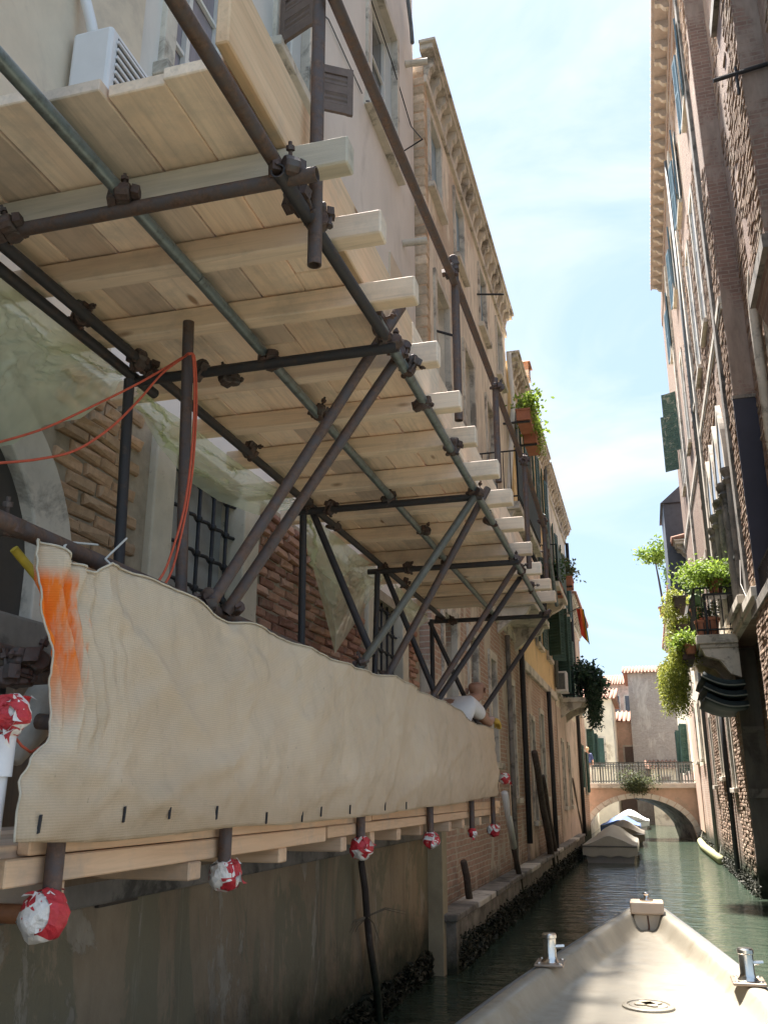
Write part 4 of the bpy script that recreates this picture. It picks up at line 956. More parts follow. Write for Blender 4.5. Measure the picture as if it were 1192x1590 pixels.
# ---------------- houses past the bridge
def far_house(name, label, x0, x1, y0, y1, h, mat, wins=(), roof=1.2, ridge='X', rmat=None):
    t = thing(name, label, 'house', ((x0 + x1) / 2, y0, 0))
    m = MB(); m.box(x0, x1, y0, y1, -1.5, h); m.build('wall', mat, t)
    r = MB(); e = 0.3
    if ridge == 'X':
        r.prism([(x0 - e, y0 - e, h + 0.01), (x0 - e, (y0 + y1) / 2, h + roof), (x0 - e, y1 + e, h + 0.01)], (x1 - x0 + 2 * e, 0, 0))
    else:
        r.prism([(x0 - e, y0 - e, h + 0.01), ((x0 + x1) / 2, y0 - e, h + roof), (x1 + e, y0 - e, h + 0.01)], (0, y1 - y0 + 2 * e, 0))
    ro = r.build('roof', rmat or roof_tile, t, fix=True)
    n = int((x1 - x0) / 0.2)
    tl = MB()
    for i in range(n + 1):
        x = x0 - e + (x1 - x0 + 2 * e) * i / n
        if ridge == 'X': tl.path([(x, y0 - e - .05, h + 0.04), (x, (y0 + y1) / 2, h + roof + 0.04)], 0.075, 6)
    if tl.v: tl.build('tile_rows', roof_tile, ro, smooth=True)
    for (a, b, c, d, sm) in wins:
        w = MB(); w.box(a - .12, b + .12, y0 - .05, y0 - 0.001, c - .12, d + .12); wo = w.build('window', stone, t)
        p = MB(); p.box(a, b, y0 - .07, y0 - .051, c, d); p.build('shutter', sm, wo)
    return t
far_house('grey_brick_house', 'tall grey brick house with tiled roof facing the bridge', -0.85, 3.9, 66, 74, 10.0, brick_grey, [(2.3, 3.1, 5, 8.5, shutter_green)], 0.9)
far_house('small_cream_house', 'narrow cream house with one dark green shutter behind the bridge railing', -5.3, -1.95, 62, 70, 7.9, stucco_cream, [(-3.3, -2.6, 3.6, 5.4, shutter_green)], 1.0)
far_house('orange_house', 'low peach house between the cream house and the grey brick house', -2.2, -0.9, 70, 78, 7.0, stucco_orange, [(-1.5, -0.9, 3.5, 5.2, shutter_brown)], 1.0)
far_house('pink_house', 'pink house with stepped tiled roof rising behind the cream house', -4.5, -0.3, 82, 92, 11.0, stucco_pink, [(-2.6, -1.9, 8.4, 10, glass), (-1.4, -0.7, 8.4, 10, glass)], 1.3)
far_house('tiled_attic_house', 'house with pale attic under a red tiled roof far behind', -3.4, -0.2, 100, 112, 13.6, stucco_cream, [(-2.4, -1.7, 11.4, 13, glass)], 1.0)
far_house('lean_to_shed', 'small pale lean to shed before the grey brick house', 0.2, 2.0, 63.5, 65.9, 3.5, stucco_cream, [(0.8, 1.4, 1.6, 3.0, shutter_brown)], 0.5)
far_house('canal_end_house', 'long weathered house with old wall closing the bend of the canal', -2.0, 9.0, 78, 81, 6.0, stucco_cream, [(0.2, 0.9, 2.5, 4.2, shutter_green), (2.2, 2.9, 2.5, 4.2, shutter_green)], 1.2)
lb = thing('left_corner_house', 'cream corner house on the left bank behind the bridge', 'house', (-4.5, 52, 0))
hlb = [(49.5, 50.3, 3.4, 5.2), (53.5, 54.3, 3.4, 5.2)]
facade(lb, -3.0, 1, 47.0, 58.0, -1.5, 6.2, hlb, stucco_cream)
for h in hlb: window(lb, -3.0, 1, *h, fw=0.1, shutters='half', sh_mat=shutter_green)
# ================================================================ scaffold: tubes and couplers
SC = thing('scaffold_frame', 'rusty steel tube scaffold with slanting struts against the grey house', 'scaffold', (-1.6, 6, 1.8))
TR = 0.0242
TOPZ, LOWZ = 3.90, 1.87
def tube(name, a, b, mat, r=TR, label=None):
    m = MB(); m.tube(a, b, r, 14, hollow=0.0045); o = m.build(name, mat, SC, angle=40)
    if label: o['label'] = label
    return o
# along the canal
tube('ledger', (-1.0, 0.6, TOPZ + .004), (-0.972, 2.62, TOPZ), tube_rust)
tube('ledger', (-0.955, 2.18, TOPZ - 0.055), (-0.945, 3.40, TOPZ - 0.01), tube_dark)
tube('ledger', (-0.945, 3.25, TOPZ), (-0.955, 10.05, TOPZ), tube_galv, label='grey galvanised tube under the outer joist ends')
tube('ledger', (-1.545, 0.5, TOPZ), (-1.52, 2.74, TOPZ), tube_galv); tube('ledger', (-1.52, 2.745, TOPZ), (-1.51, 9.95, TOPZ), tube_galv)
tube('ledger', (-2.10, 0.6, TOPZ), (-2.10, 10.0, TOPZ), tube_dark); tube('ledger', (-2.18, 0.6, TOPZ - .03), (-2.18, 3.6, TOPZ - .03), tube_dark)
# across
TY = [2.235, 3.41, 5.56, 7.38, 9.88]
for i, y in enumerate(TY):
    tube('transom', (-2.75 if i == 0 else -2.22, y, TOPZ - 0.052), (-0.845 if i == 0 else -0.90, y, TOPZ - 0.050), tube_dark if i else tube_rust)
# guard rail above the deck
XG = -0.88
gposts = [((705, 403), (713, 655)), ((768, 588), (772, 745)), ((813, 705), (820, 880)), ((843, 800), (850, 930))]
tube('standard', P(497, -60, Y=2.45), P(488, 412, Y=2.47), tube_rust)
for i, (a, b) in enumerate(gposts):
    p = P(*a, X=XG); q = P(*b, X=XG); q.y = p.y + (q.y - p.y) * 0.3; tube('standard', p, q, tube_rust)
tube('guard_rail', P(505, -35, X=XG), P(712, 455, X=XG), tube_rust)
tube('guard_rail', P(700, 418, X=XG - .05), P(822, 745, X=XG - .05), tube_rust); tube('guard_rail', P(812, 715, X=XG), P(848, 830, X=XG), tube_rust); tube('guard_rail', P(843, 800, X=XG), P(864, 940, X=XG), tube_galv)
# slanting struts, outer edge of the deck down to the lower rail
for a, b, mt in (((623, 476), (322, 946), tube_rust), ((632, 533), (350, 952), tube_rust), ((743, 762), (557, 1038), tube_galv), ((757, 758), (592, 1067), tube_rust), ((812, 860), (666, 1090), tube_rust), ((823, 873), (678, 1090), tube_dark), ((853, 948), (737, 1122), tube_dark)):
    tube('strut', P(*a, X=-0.92), P(*b, X=-1.60), mt if mt is not tube_galv else M('olive_tube', (0.13, 0.125, 0.105), 0.55, 0.3, 14, 0.2, 60, metal=0.25))
for a, b in (((484, 792), (578, 1018)), ((597, 888), (674, 1074)), ((667, 966), (737, 1116))):
    tube('strut', P(*a, X=-2.1), P(*b, X=-1.64), tube_dark)
for (a, b, X) in (((293, 500), (281, 925), -1.74), ((201, 590), (184, 890), -2.1), ((471, 800), (468, 1000), -2.1), ((586, 890), (583, 1000), -2.1), ((670, 962), (672, 1070), -2.1)):
    p = P(*a, X=X); q = P(*b, X=X); d = (q - p).normalized(); q = q + d * max(0, (q.z - LOWZ)); tube('standard', p, q, tube_rust if X > -2 else tube_dark)
# lower rail hidden behind the net and the feet of the lower deck
tube('guard_rail', (-1.63, 0.9, 2.71), (-1.63, 10.2, 2.66), tube_rust, 0.0265)
tube('guard_rail', P(-10, 1008, X=-1.75), P(95, 1036, X=-1.75), tube_rust)
tube('transom', P(-20, 1056, Y=2.42), P(112, 1048, Y=2.42), tube_rust)
tube('transom', P(60, 1120, Y=2.45), P(135, 1126, Y=2.45), tube_rust)
feet = [(80, 1392), (348, 1342), (560, 1305), (668, 1292), (733, 1291), (766, 1287)]
FOOT = []
for i, (x, y) in enumerate(feet):
    b = P(x, y, X=-1.50); FOOT.append(b); tube('standard', (b.x, b.y, 2.3), b, tube_rust)
tube('transom', P(-15, 1417, Y=FOOT[0].y), P(52, 1421, Y=FOOT[0].y), M('orange_marked_tube', (0.30, 0.12, 0.05), 0.6, 0.4, 10, 0.2, 60))
tube('transom', P(762, 1212, Y=10.0), P(784, 1209, Y=10.0), tube_dark)
# couplers
def coupler_mesh(seed):
    rg = random.Random(seed); m = MB()
    m.lathe((0, 0, -0.028), [(0.031, 0), (0.036, 0.006), (0.036, 0.05), (0.031, 0.056)], 10)
    m.lathe((0, 0.056, 0), [(0.031, -0.028), (0.036, -0.022), (0.036, 0.022), (0.031, 0.028)], 10, axis=(1, 0, 0))
    m.box(-0.026, 0.026, 0.02, 0.04, -0.026, 0.026)
    for (c, d) in (((0.038, 0, 0), (0.25, 1, 0.1)), ((0, 0.056, 0.042), (0.1, 0.2, 1)), ((-0.042, 0.01, 0.0), (-0.2, 1, 0.2))):
        c = Vector(c); d = Vector(d).normalized()
        m.tube(c - d * 0.045, c + d * 0.05, 0.0075, 6); m.tube(c + d * 0.018, c + d * 0.034, 0.0165, 6); m.tube(c - d * 0.04, c - d * 0.03, 0.016, 6)
    m.obox((0.048, 0.02, 0.0), (0.016, 0, 0), (0, 0.022, 0.006), (0, 0, 0.024)); m.obox((-0.046, 0.05, 0.01), (0.014, 0.004, 0), (0, 0.018, 0), (0, 0, 0.022))
    return m.mesh('coupler', clampm)
CM = [coupler_mesh(i) for i in range(3)]; rc = random.Random(3)
def coupler(p, s=1.0):
    s *= 0.86
    o = link('coupler', CM[rc.randrange(3)], SC, p); o.rotation_euler = (rc.choice((0, math.pi / 2)) + rc.uniform(-.3, .3), rc.uniform(-.4, .4), rc.uniform(0, 6.28)); o.scale = (s, s, s)
for i, y in enumerate(TY):
    for x in (-0.955, -1.52, -2.10): coupler((x, y, TOPZ - 0.026))
    coupler((-1.95 + 0.1 * (i % 2), y, TOPZ - 0.06))
for p in ((-0.96, 2.40, TOPZ - .03), (-0.93, 2.5, TOPZ - 0.03), (-0.955, 3.32, TOPZ), (-0.94, 3.60, TOPZ + .02), (-0.93, 3.74, TOPZ), (-0.95, 4.15, TOPZ), (-0.94, 4.82, TOPZ), (-0.955, 6.35, TOPZ), (-0.955, 7.95, TOPZ), (-0.955, 8.7, TOPZ),
          (-1.515, 4.12, TOPZ), (-1.51, 6.4, TOPZ), (-2.1, 3.30, TOPZ - .03), (-2.1, 4.55, TOPZ), (-2.12, 6.1, TOPZ), (-2.1, 8.2, TOPZ), (-2.14, 2.9, TOPZ)): coupler(p)
for (x, y) in ((705, 415), (768, 600), (813, 718), (843, 812), (850, 862), (700, 425)): coupler(P(x, y, X=XG), 0.95)
for (x, y) in ((326, 940), (355, 945), (560, 1032), (594, 1058), (670, 1084), (740, 1116)): coupler(P(x, y, X=-1.60), 0.9)
for (x, y) in ((18, 820), (32, 1022), (36, 1052)): coupler(P(x, y, X=-1.66))
coupler((-1.72, 3.52, TOPZ - .05)); coupler((-1.75, 3.1, 1.9))

# ---------------- upper timber deck
UD = thing('upper_scaffold_deck', 'pale pine scaffold deck seen from below with projecting joists', 'scaffold deck', (-1.6, 6, 4.05))
rw = random.Random(21)
def plank(name, x0, x1, y0, y1, z0, z1, mat, parent, bev=0.004, tilt=0.0):
    m = MB(); c = Vector(((x0 + x1) / 2, (y0 + y1) / 2, (z0 + z1) / 2))
    m.box(x0 - c.x, x1 - c.x, y0 - c.y, y1 - c.y, z0 - c.z, z1 - c.z)
    me = m.mesh(name, mat); o = link(name, me, parent, c)
    b = o.modifiers.new('bevel', 'BEVEL'); b.width = bev; b.segments = 1
    o.rotation_euler = (rw.uniform(-.0015, .0015), tilt, rw.uniform(-.003, .003)); return o
x = -1.035
for i in range(6):
    wd = 0.208 + rw.uniform(-.006, .012)
    cuts = [1.93 + rw.uniform(-.03, .03)]
    nxt = (3.05, 4.2, 3.6, 4.5, 3.3, 4.1, 3.7, 4.4)[i]
    while cuts[-1] < 9.6:
        cuts.append(min(10.0 + rw.uniform(-.05, .05), nxt)); nxt += rw.choice((2.0, 2.6, 3.1, 3.9))
        if cuts[-1] > 9.6: break
    for a, b in zip(cuts, cuts[1:]):
        z = 4.048 + rw.uniform(0, .004)
        plank('plank', x - wd + 0.004, x - 0.002, a, b - 0.005, z, z + 0.045, wood_y, UD)
    x -= wd
JY = [2.35, 2.75, 3.21, 3.78, 4.35, 4.86, 5.46, 6.07, 6.75, 7.5, 8.23, 8.95, 9.55]
for i, y in enumerate(JY):
    h = 0.105 + rw.uniform(-.008, .01); w_ = 0.085 + rw.uniform(-.012, .012)
    o = plank('joist', -2.45 + rw.uniform(-.1, .1), -0.79 + rw.uniform(-.025, .03), y - w_ / 2, y + w_ / 2, 4.044 - h, 4.044, wood_x if i else M('grey_timber', (0.52, 0.45, 0.36), 0.8, 0.25, 3, 0.4, 30, stretch=(0.6, 9, 9)), UD, 0.006)
    o.rotation_euler.z = rw.uniform(-.02, .02)
    if i == 0: o['label'] = 'weathered grey joist nearest the plank ends'
for (a, b) in ((1.86, 4.05), (4.07, 7.0), (7.02, 9.95)):
    plank('toe_board', -1.028, -0.985, a, b, 4.047, 4.34, wood_y if a > 2 else wood_o, UD, 0.005)
plank('toe_board', -1.06, -1.032, 1.96, 4.4, 4.10, 4.30, wood_y, UD, 0.004)
# ---------------- lower timber deck
wood_lx = wood('tan_joist', (0.66, 0.48, 0.33), 'X', per=0.15)
LD = thing('lower_scaffold_deck', 'low pine working deck carried just above the canal behind the net', 'scaffold deck', (-2, 6, 1.8))
x = -1.57
for i in range(4):
    for a, b in ((2.02 + .05 * (i % 2), 5.9), (5.91, 10.0)): plank('plank', x - 0.218, x - 0.004, a, b, 1.832, 1.872, wood_y, LD)
    x -= 0.222
plank('edge_board', -1.575, -1.535, 2.12, 5.2, 1.845, 1.905, wood_o, LD); plank('edge_board', -1.59, -1.530, 2.03, 4.4, 1.775, 1.842, wood_o, LD)
plank('edge_board', -1.575, -1.535, 5.22, 10.0, 1.85, 1.92, wood_o, LD); plank('edge_board', -1.59, -1.53, 4.42, 9.95, 1.79, 1.846, wood_o, LD)
for i, y in enumerate((2.28, 3.02, 3.86, 4.65, 5.3, 5.85, 6.55, 7.25, 7.95, 8.7, 9.4)):
    plank('joist', -2.5, -1.52 + rw.uniform(-.05, .02), y - 0.045, y + 0.045, 1.715, 1.774 + (0.012 if y > 4.4 else 0), wood_lx, LD, 0.005)
m = MB(); m.box(-2.49, -2.40, 2.0, 10.9, 1.62, 1.714); m.build('wall_bearer', wood_z, LD)

# ---------------- shade net round the lower deck
net_hem = M('net_hem', (0.52, 0.46, 0.36), 0.9, 0.2, 20, 0.3, 120)
def make_net():
    top = [(2.05, 2.70), (2.16, 2.70), (2.25, 2.645), (2.32, 2.635), (2.42, 2.685), (2.7, 2.695), (2.94, 2.682), (3.21, 2.645), (3.53, 2.685), (4.07, 2.682), (4.56, 2.672), (5.29, 2.692), (5.9, 2.735), (7.1, 2.712), (7.88, 2.715), (8.82, 2.64), (9.5, 2.65), (10.1, 2.66)]
    bot = [(1.9, 1.885), (2.51, 1.865), (3.25, 1.878), (3.97, 1.868), (5.04, 1.878), (6.81, 1.905), (9.8, 1.965), (10.2, 1.97)]
    edge = [(0, 2.055), (0.12, 2.06), (0.24, 2.09), (0.32, 2.165), (0.42, 2.185), (0.6, 2.165), (0.8, 2.135), (1.0, 2.155)]
    def lerp(t, v):
        for (a, p), (b, q) in zip(t, t[1:]):
            if v <= b: 
                k = (v - a) / (b - a); k = k * k * (3 - 2 * k); return p + (q - p) * k
        return t[-1][1]
    nu, nv = 420, 56; rows = []
    for j in range(nv + 1):
        v = j / nv; row = []; y_l = lerp(edge, v)
        for i in range(nu + 1):
            t = (i / nu) ** 1.7; y = y_l + (10.02 - y_l + 0.04 * math.sin(v * 5)) * t; s = y - y_l
            zt = lerp(top, y); zb = lerp(bot, y); z = zb + (zt - zb) * v
            bulge = 0.035 * math.sin(math.pi * v) * (0.6 + 0.6 * fbm(y * 0.5, 1.7))
            xx = -1.515 + bulge - 0.05 * v
            xx += 0.024 * fbm(y * 1.1 - v * 0.9, v * 1.2, 3.0) + 0.006 * math.sin(y * 4.7 + 1.8 * fbm(y, v)) * v + 0.006 * fbm(y * 5 + v * 3.5, v * 2.0, 9.0) + 0.0025 * fbm(y * 16, v * 9.0, 4)
            # drag folds from the ties and along the stapled hem
            xx += 0.012 * math.exp(-(1 - v) / 0.10) * math.sin(y * 11 + 2 * fbm(y, 0.3)) + 0.005 * math.exp(-v / 0.10) * math.sin(y * 8.5 + 3 * fbm(y * 0.7, 5.3))
            for fy, fv, dr, am in ((2.95, 0.22, 0.35, 0.018), (2.75, 0.12, -0.25, 0.016), (4.3, 0.15, 0.2, 0.012), (6.0, 0.15, 0.25, 0.016), (3.6, 0.8, -0.5, 0.012), (2.6, 0.7, -0.75, 0.016), (8.0, 0.6, 0.3, 0.012)):
                dd = ((y - fy) * dr - (v - fv)); xx += am * math.exp(-(dd / 0.05) ** 2) * math.exp(-((y - fy) / 0.55) ** 2)
            # bunched near end: upright pleats, rolled back at the very edge
            k = math.exp(-s / 0.11) * min(1, max(0, (v - 0.28) * 4))
            xx += k * 0.030 * math.sin(s * 105 + 2.2 * v + 1.5 * fbm(v * 3, s * 6)) - 0.09 * math.exp(-s / 0.035) * (0.35 + 0.65 * v)
            if v < 0.34: xx += 0.008 * math.exp(-s / 0.16) * math.exp(-((v - 0.2) / 0.1) ** 2) * math.sin(v * 60 + s * 22)
            xx += 0.010 * math.exp(-((s - 0.24 - 0.05 * math.sin(v * 3)) / 0.035) ** 2) * v
            if s > 7.6: xx -= 0.10 * ((s - 7.6) / 0.25) ** 2 * 0.5
            row.append((xx + 0.075, y * 0.952, 2 + (z - 2) * 0.952))
        rows.append(row)
    nt = thing('shade_net', 'beige woven shade net hung along the lower deck with orange paint on its bunched end', 'shade net', (-1.55, 6, 1.88))
    m = MB(); m.grid(rows); o = m.build('net', tarp_m, nt, smooth=True)
    so_ = o.modifiers.new('thick', 'SOLIDIFY'); so_.thickness = 0.002
    h = MB(); h.path([(r[0] + 0.003, r[1], r[2] + 0.002) for r in rows[-1]], 0.0035, 6); h.build('hem_cord', net_hem, nt, smooth=True)
    h = MB(); h.path([(r[0][0] + 0.004, r[0][1], r[0][2]) for r in rows], 0.003, 6); h.build('hem_cord', net_hem, nt, smooth=True)
    for (px, py) in ((64, 1284), (195, 1268), (258, 1264), (330, 1259), (418, 1272), (474, 1267), (507, 1261), (543, 1256), (597, 1254), (632, 1250)):
        p = P(px, py, X=-1.43); q = min((v for r in rows[:12] for v in r[::2]), key=lambda v: (v[1] - p.y) ** 2 + (v[2] - p.z) ** 2)
        m = MB(); m.obox((q[0] + 0.004, q[1], q[2]), (0.003, 0, 0), (0, 0.0032, 0.001), (0, 0.002, 0.021)); m.build('staple', iron, nt)
    return nt
make_net()
m = MB(); m.path([P(104, 858, X=-1.57), P(100, 848, X=-1.6), P(108, 842, X=-1.62), P(152, 846, X=-1.64)], 0.0035, 6); tag(m.build('tie_cord', rope_white), 'white cord tying the bunched end of the net', 'cord')
m = MB(); m.path([P(178, 882, X=-1.56), P(164, 868, X=-1.6), P(176, 856, X=-1.62), P(197, 836, X=-1.66)], 0.0035, 6); tag(m.build('tie_cord', rope_white), 'loose white cord standing up from the net top by the dark post', 'cord')

# ---------------- tape bundles
def tape_ball(c, r, seed, label, tails=2):
    """tube end muffled in striped tape: wound ribbons of alternating red and white over a padded core"""
    c = Vector(c); t = thing('tape_bundle', label, 'warning tape', c, 'red and white warning tape on the scaffold tube ends'); rg = random.Random(seed)
    bm = bmesh.new(); bmesh.ops.create_icosphere(bm, subdivisions=3, radius=1.0)
    for v in bm.verts:
        d = v.co.normalized(); v.co = d * r * (0.90 + 0.16 * noise.noise(d * 2.1 + Vector((seed * 3.1, 0, 0))))
    me = bpy.data.meshes.new('padding'); bm.to_mesh(me); bm.free(); me.materials.append(tape_white); me.polygons.foreach_set('use_smooth', [True] * len(me.polygons)); link('padding', me, t, c)
    for k in range(6):
        ax = Vector((rg.gauss(0, .8), rg.gauss(0, .8), rg.gauss(0, .8))).normalized(); a = ax.orthogonal().normalized(); b2 = ax.cross(a)
        off = rg.uniform(-.45, .45) * r; wd = r * rg.uniform(.30, .48); ph = rg.uniform(0, 6.28); n = 30; m = MB(); rows = []
        for i in range(n + 1):
            th = 2 * math.pi * i / n + ph; d = a * math.cos(th) + b2 * math.sin(th); row = []
            for j in range(4):
                o_ = off + wd * (j / 3 - .5) * 2 + 0.10 * r * math.sin(th * 2 + k); q = (d * math.sqrt(max(.04, 1 - min(.96, (o_ / r) ** 2))) + ax * (o_ / r)).normalized()
                rr = r * (0.90 + 0.16 * noise.noise(q * 2.1 + Vector((seed * 3.1, 0, 0))) + 0.05 + 0.018 * k + 0.05 * noise.noise(q * 7 + Vector((k, seed, 0))) + (0.05 * noise.noise(q * 16) if j in (0, 3) else 0))
                row.append(c + q * rr)
            rows.append(row)
        m.grid(rows); o = m.build('tape_turn', [tape_white, tape_red], t)
        st = rg.randrange(13)
        for f in o.data.polygons: f.material_index = (((f.index // 3) + st * 2) // 13 + k) % 2
    for k in range(tails):
        a = Vector((rg.uniform(-.2, 1), rg.uniform(-1, .6), rg.uniform(-.6, 1))).normalized(); p = c + a * r * 0.9; q = a.orthogonal().normalized(); m = MB(); rows = []
        for i in range(7):
            s = i / 6; o_ = p + a * r * 0.7 * s + Vector((0, 0, -0.35 * r * s * s)); tw = q * math.cos(s * 2.4) + a.cross(q) * math.sin(s * 2.4)
            rows.append([o_ - tw * r * 0.26, o_ + tw * r * 0.26])
        m.grid(rows); o = m.build('tape_tail', [tape_white, tape_red], t)
        for f in o.data.polygons: f.material_index = ((f.index + k) // 3) % 2
labs = ['red and white tape wrapped on the nearest scaffold foot, lower left', 'red and white tape on the second scaffold foot below the net', 'red and white tape on the third scaffold foot above the thin mooring pole',
        'red and white tape on the fourth scaffold foot, before the pilaster', 'small red and white tape on the fifth scaffold foot', 'red and white tape on the last scaffold foot at the net end']
for i, ((x, y), r) in enumerate(zip(((67, 1422), (350, 1357), (561, 1316), (669, 1304), (733, 1293), (766, 1289)), (38, 24, 17, 12, 7, 9))):
    c = P(x, y, X=-1.50); tape_ball(c, r * c.y / FPX * 1.05, i + 1, labs[i], 2 if i < 4 else 1)
tape_ball(P(783, 1209, Y=10.0), 0.06, 9, 'red and white tape on a tube end past the far edge of the net', 2)
# ---------------- things at the near left edge
wp = thing('white_pipe', 'white plastic pipe standing at the left edge of the picture', 'pipe', P(-14, 1350, Y=1.95))
m = MB(); m.tube(P(-70, 1600, Y=1.95), P(-13, 1178, Y=1.95), 0.044, 16, hollow=0.004); m.build('pipe', pvc, wp, smooth=False, angle=40)
m = MB(); m.tube(P(-16, 1206, Y=1.949), P(-8, 1142, Y=1.949), 0.052, 16, hollow=0.006); m.build('socket', pvc, wp, angle=40)
tape_ball(P(14, 1110, Y=1.95), 0.052, 12, 'crumpled red and white tape stuffed into the top of the white pipe', 4)
yt = MB(); yt.tube(P(22, 852, X=-1.72), P(104, 952, X=-1.66), 0.013, 10); tag(yt.build('yellow_rod', yellow_tube, angle=40), 'dirty yellow rod slanting down to the bunched net end', 'rod')
rc_ = MB(); rc_.path([P(20, 1140, Y=2.0), P(34, 1158, Y=2.0), P(48, 1168, Y=2.05), P(64, 1160, Y=2.1), P(78, 1152, Y=2.15)], 0.0035, 6); tag(rc_.build('thin_rope', rope_red, smooth=True), 'thin red cord looped from the white pipe to the net', 'cord')
cs = MB(); cs.path([P(88, 1040, X=-1.9), P(60, 1110, X=-1.85), P(20, 1180, X=-1.85)], [0.05, 0.07, 0.03], 8); tag(cs.build('sacking', M('grey_sacking', (0.42, 0.40, 0.36), 0.9, 0.25, 8, 0.5, 30), smooth=True), 'grey sacking bunched behind the near end of the net', 'sacking')
# ---------------- orange rope
def spline(pts, n=8):
    pts = [Vector(p) for p in pts]; out = []
    Q = [pts[0]] + pts + [pts[-1]]
    for i in range(1, len(Q) - 2):
        for k in range(n):
            t = k / n; a, b, c, d = Q[i-1], Q[i], Q[i+1], Q[i+2]
            out.append(0.5 * ((2*b) + (c - a)*t + (2*a - 5*b + 4*c - d)*t*t + (3*b - a - 3*c + d)*t**3))
    out.append(pts[-1]); return out
rp = thing('orange_rope', 'orange red rope looped over the standing tube and slung to the left', 'rope', P(290, 900, X=-1.7))
for pts in ([(0, 719, -1.9), (60, 713, -1.9), (118, 699, -1.88), (172, 664, -1.86), (215, 622, -1.84), (252, 580, -1.8), (284, 556, -1.75), (293, 550, -1.70), (300, 556, -1.69), (302, 620, -1.685), (298, 700, -1.68), (286, 790, -1.67), (262, 872, -1.66), (246, 903, -1.65)],
            [(-5, 688, -2.1), (70, 665, -2.1), (150, 628, -2.0), (225, 590, -1.85), (282, 556, -1.76), (294, 549, -1.70), (303, 560, -1.69), (305, 640, -1.685), (296, 755, -1.67), (272, 870, -1.66), (256, 908, -1.65)]):
    m = MB(); m.path(spline([P(a, b, X=c) for a, b, c in pts]), 0.0048, 7); m.build('strand', rope_red, rp, smooth=True)
# ---------------- green polythene
def sheet(label, top, bot, X0, X1, seed, nu=120, nv=64, amp=0.07):
    def samp(poly, t):
        k = t * (len(poly) - 1); i = min(int(k), len(poly) - 2); f_ = k - i; return poly[i][0] + (poly[i+1][0] - poly[i][0]) * f_, poly[i][1] + (poly[i+1][1] - poly[i][1]) * f_
    rows = []
    for j in range(nv + 1):
        v = j / nv; row = []
        for i in range(nu + 1):
            u = i / nu; a, b = samp(top, u), samp(bot, u); x = a[0] + (b[0] - a[0]) * v; y = a[1] + (b[1] - a[1]) * v
            X = X0 + (X1 - X0) * v + math.sin(math.pi * v) * 0.05
            p = P(x, y, X=X); n_ = amp * math.sin(math.pi * min(1, v * 1.15 + 0.05))
            q = Vector((p.y * 3.4 + v * 1.2, v * 4 + seed, p.z * 2.2)); d = noise.noise(q) * 1.1 - 0.9 * abs(noise.noise(q * 1.9)) - 0.55 * abs(noise.noise(q * 4.1 + Vector((0, 3, 0)))) - 0.28 * abs(noise.noise(q * 9))
            row.append((p.x + d * n_, p.y + n_ * 0.5 * noise.noise(q + Vector((5, 0, 0))), p.z + n_ * 0.3 * noise.noise(q + Vector((0, 9, 0)))))
        rows.append(row)
    m = MB(); m.grid(rows); o = m.build('polythene_sheet', plastic, smooth=True); tag(o, label, 'plastic sheet', 'green polythene hung under the deck')
sheet('crumpled green polythene hanging over the stone arch, nearest the camera', [(-40, 395), (0, 428), (90, 500), (190, 578)], [(-40, 700), (20, 690), (70, 660), (125, 650), (178, 612), (190, 590)], -2.22, -2.5, 1)
sheet('pale green polythene sagging in front of the first barred window', [(212, 600), (300, 665), (380, 725), (458, 775)], [(218, 640), (245, 690), (290, 745), (340, 778), (400, 800), (458, 790)], -2.22, -2.45, 2)
sheet('green polythene drooping between the two barred windows', [(468, 785), (520, 830), (560, 862), (600, 893)], [(472, 830), (500, 935), (520, 1015), (550, 970), (575, 930), (600, 905)], -2.22, -2.5, 3)
sheet('scrap of green polythene at the far end of the deck', [(612, 905), (640, 932), (665, 955)], [(616, 930), (632, 965), (650, 975), (666, 962)], -2.22, -2.4, 4, 40, 24, 0.04)
# ================================================================ our boat's bow
BW = thing('boat_bow', 'cream fibreglass bow of the boat the picture is taken from', 'boat', (-0.12, 6, 0))
prof = [(-6.0, 0.98), (0.5, 0.93), (3.0, 0.885), (4.31, 0.785), (5.0, 0.715), (5.6, 0.645), (6.28, 0.548), (7.0, 0.44), (7.8, 0.315), (8.5, 0.20), (8.95, 0.125), (9.17, 0.07), (9.24, 0.02)]
def half(y):
    for (a, p), (b, q) in zip(prof, prof[1:]):
        if y <= b: t = (y - a) / (b - a); return p + (q - p) * t
    return 0.0
def cxx(y): return -0.13 + 0.03 * (y - 5.6) / 3.6
YS = [-6 + i for i in range(6)] + [0.5 + 0.35 * i for i in range(22)] + [8.0 + 0.12 * i for i in range(11)]
YS = sorted(set([y for y in YS if y < 9.2] + [9.24]))
def zg(y): return 1.02 + 0.03 * max(0, (y - 4) / 5.2) ** 2
hullL = []; deckrows = []; rub = {-1: [], 1: []}
for y in YS:
    h = half(y); c = cxx(y); z = zg(y); row = []
    tw = min(0.10, h * 0.55); dw = max(0.0, h - min(0.19, h * 0.75)); dz = 0.915 if y < 8.6 else 0.915 + (y - 8.6) * 0.2
    sec = [(h * 0.62, -0.3), (h * 0.8, 0.2), (h * 0.93, z - 0.22), (h, z - 0.06), (h, z - 0.015), (h - 0.015, z), (h - tw + 0.012, z + 0.004), (h - tw - 0.008, z - 0.012), ((h - tw + dw) / 2, (z + dz) / 2 - 0.02), (dw + 0.015, dz + 0.012), (dw - 0.02 if dw > .03 else dw, dz)]
    row = [(c - a, y, b) for a, b in sec] + [(c - dw * 0.5, y, dz + 0.006), (c, y, dz + 0.010), (c + dw * 0.5, y, dz + 0.006)] + [(c + a, y, b) for a, b in sec[::-1]]
    deckrows.append(row)
    for s_ in (-1, 1): rub[s_].append((c + s_ * (h + 0.012), y, z - 0.04))
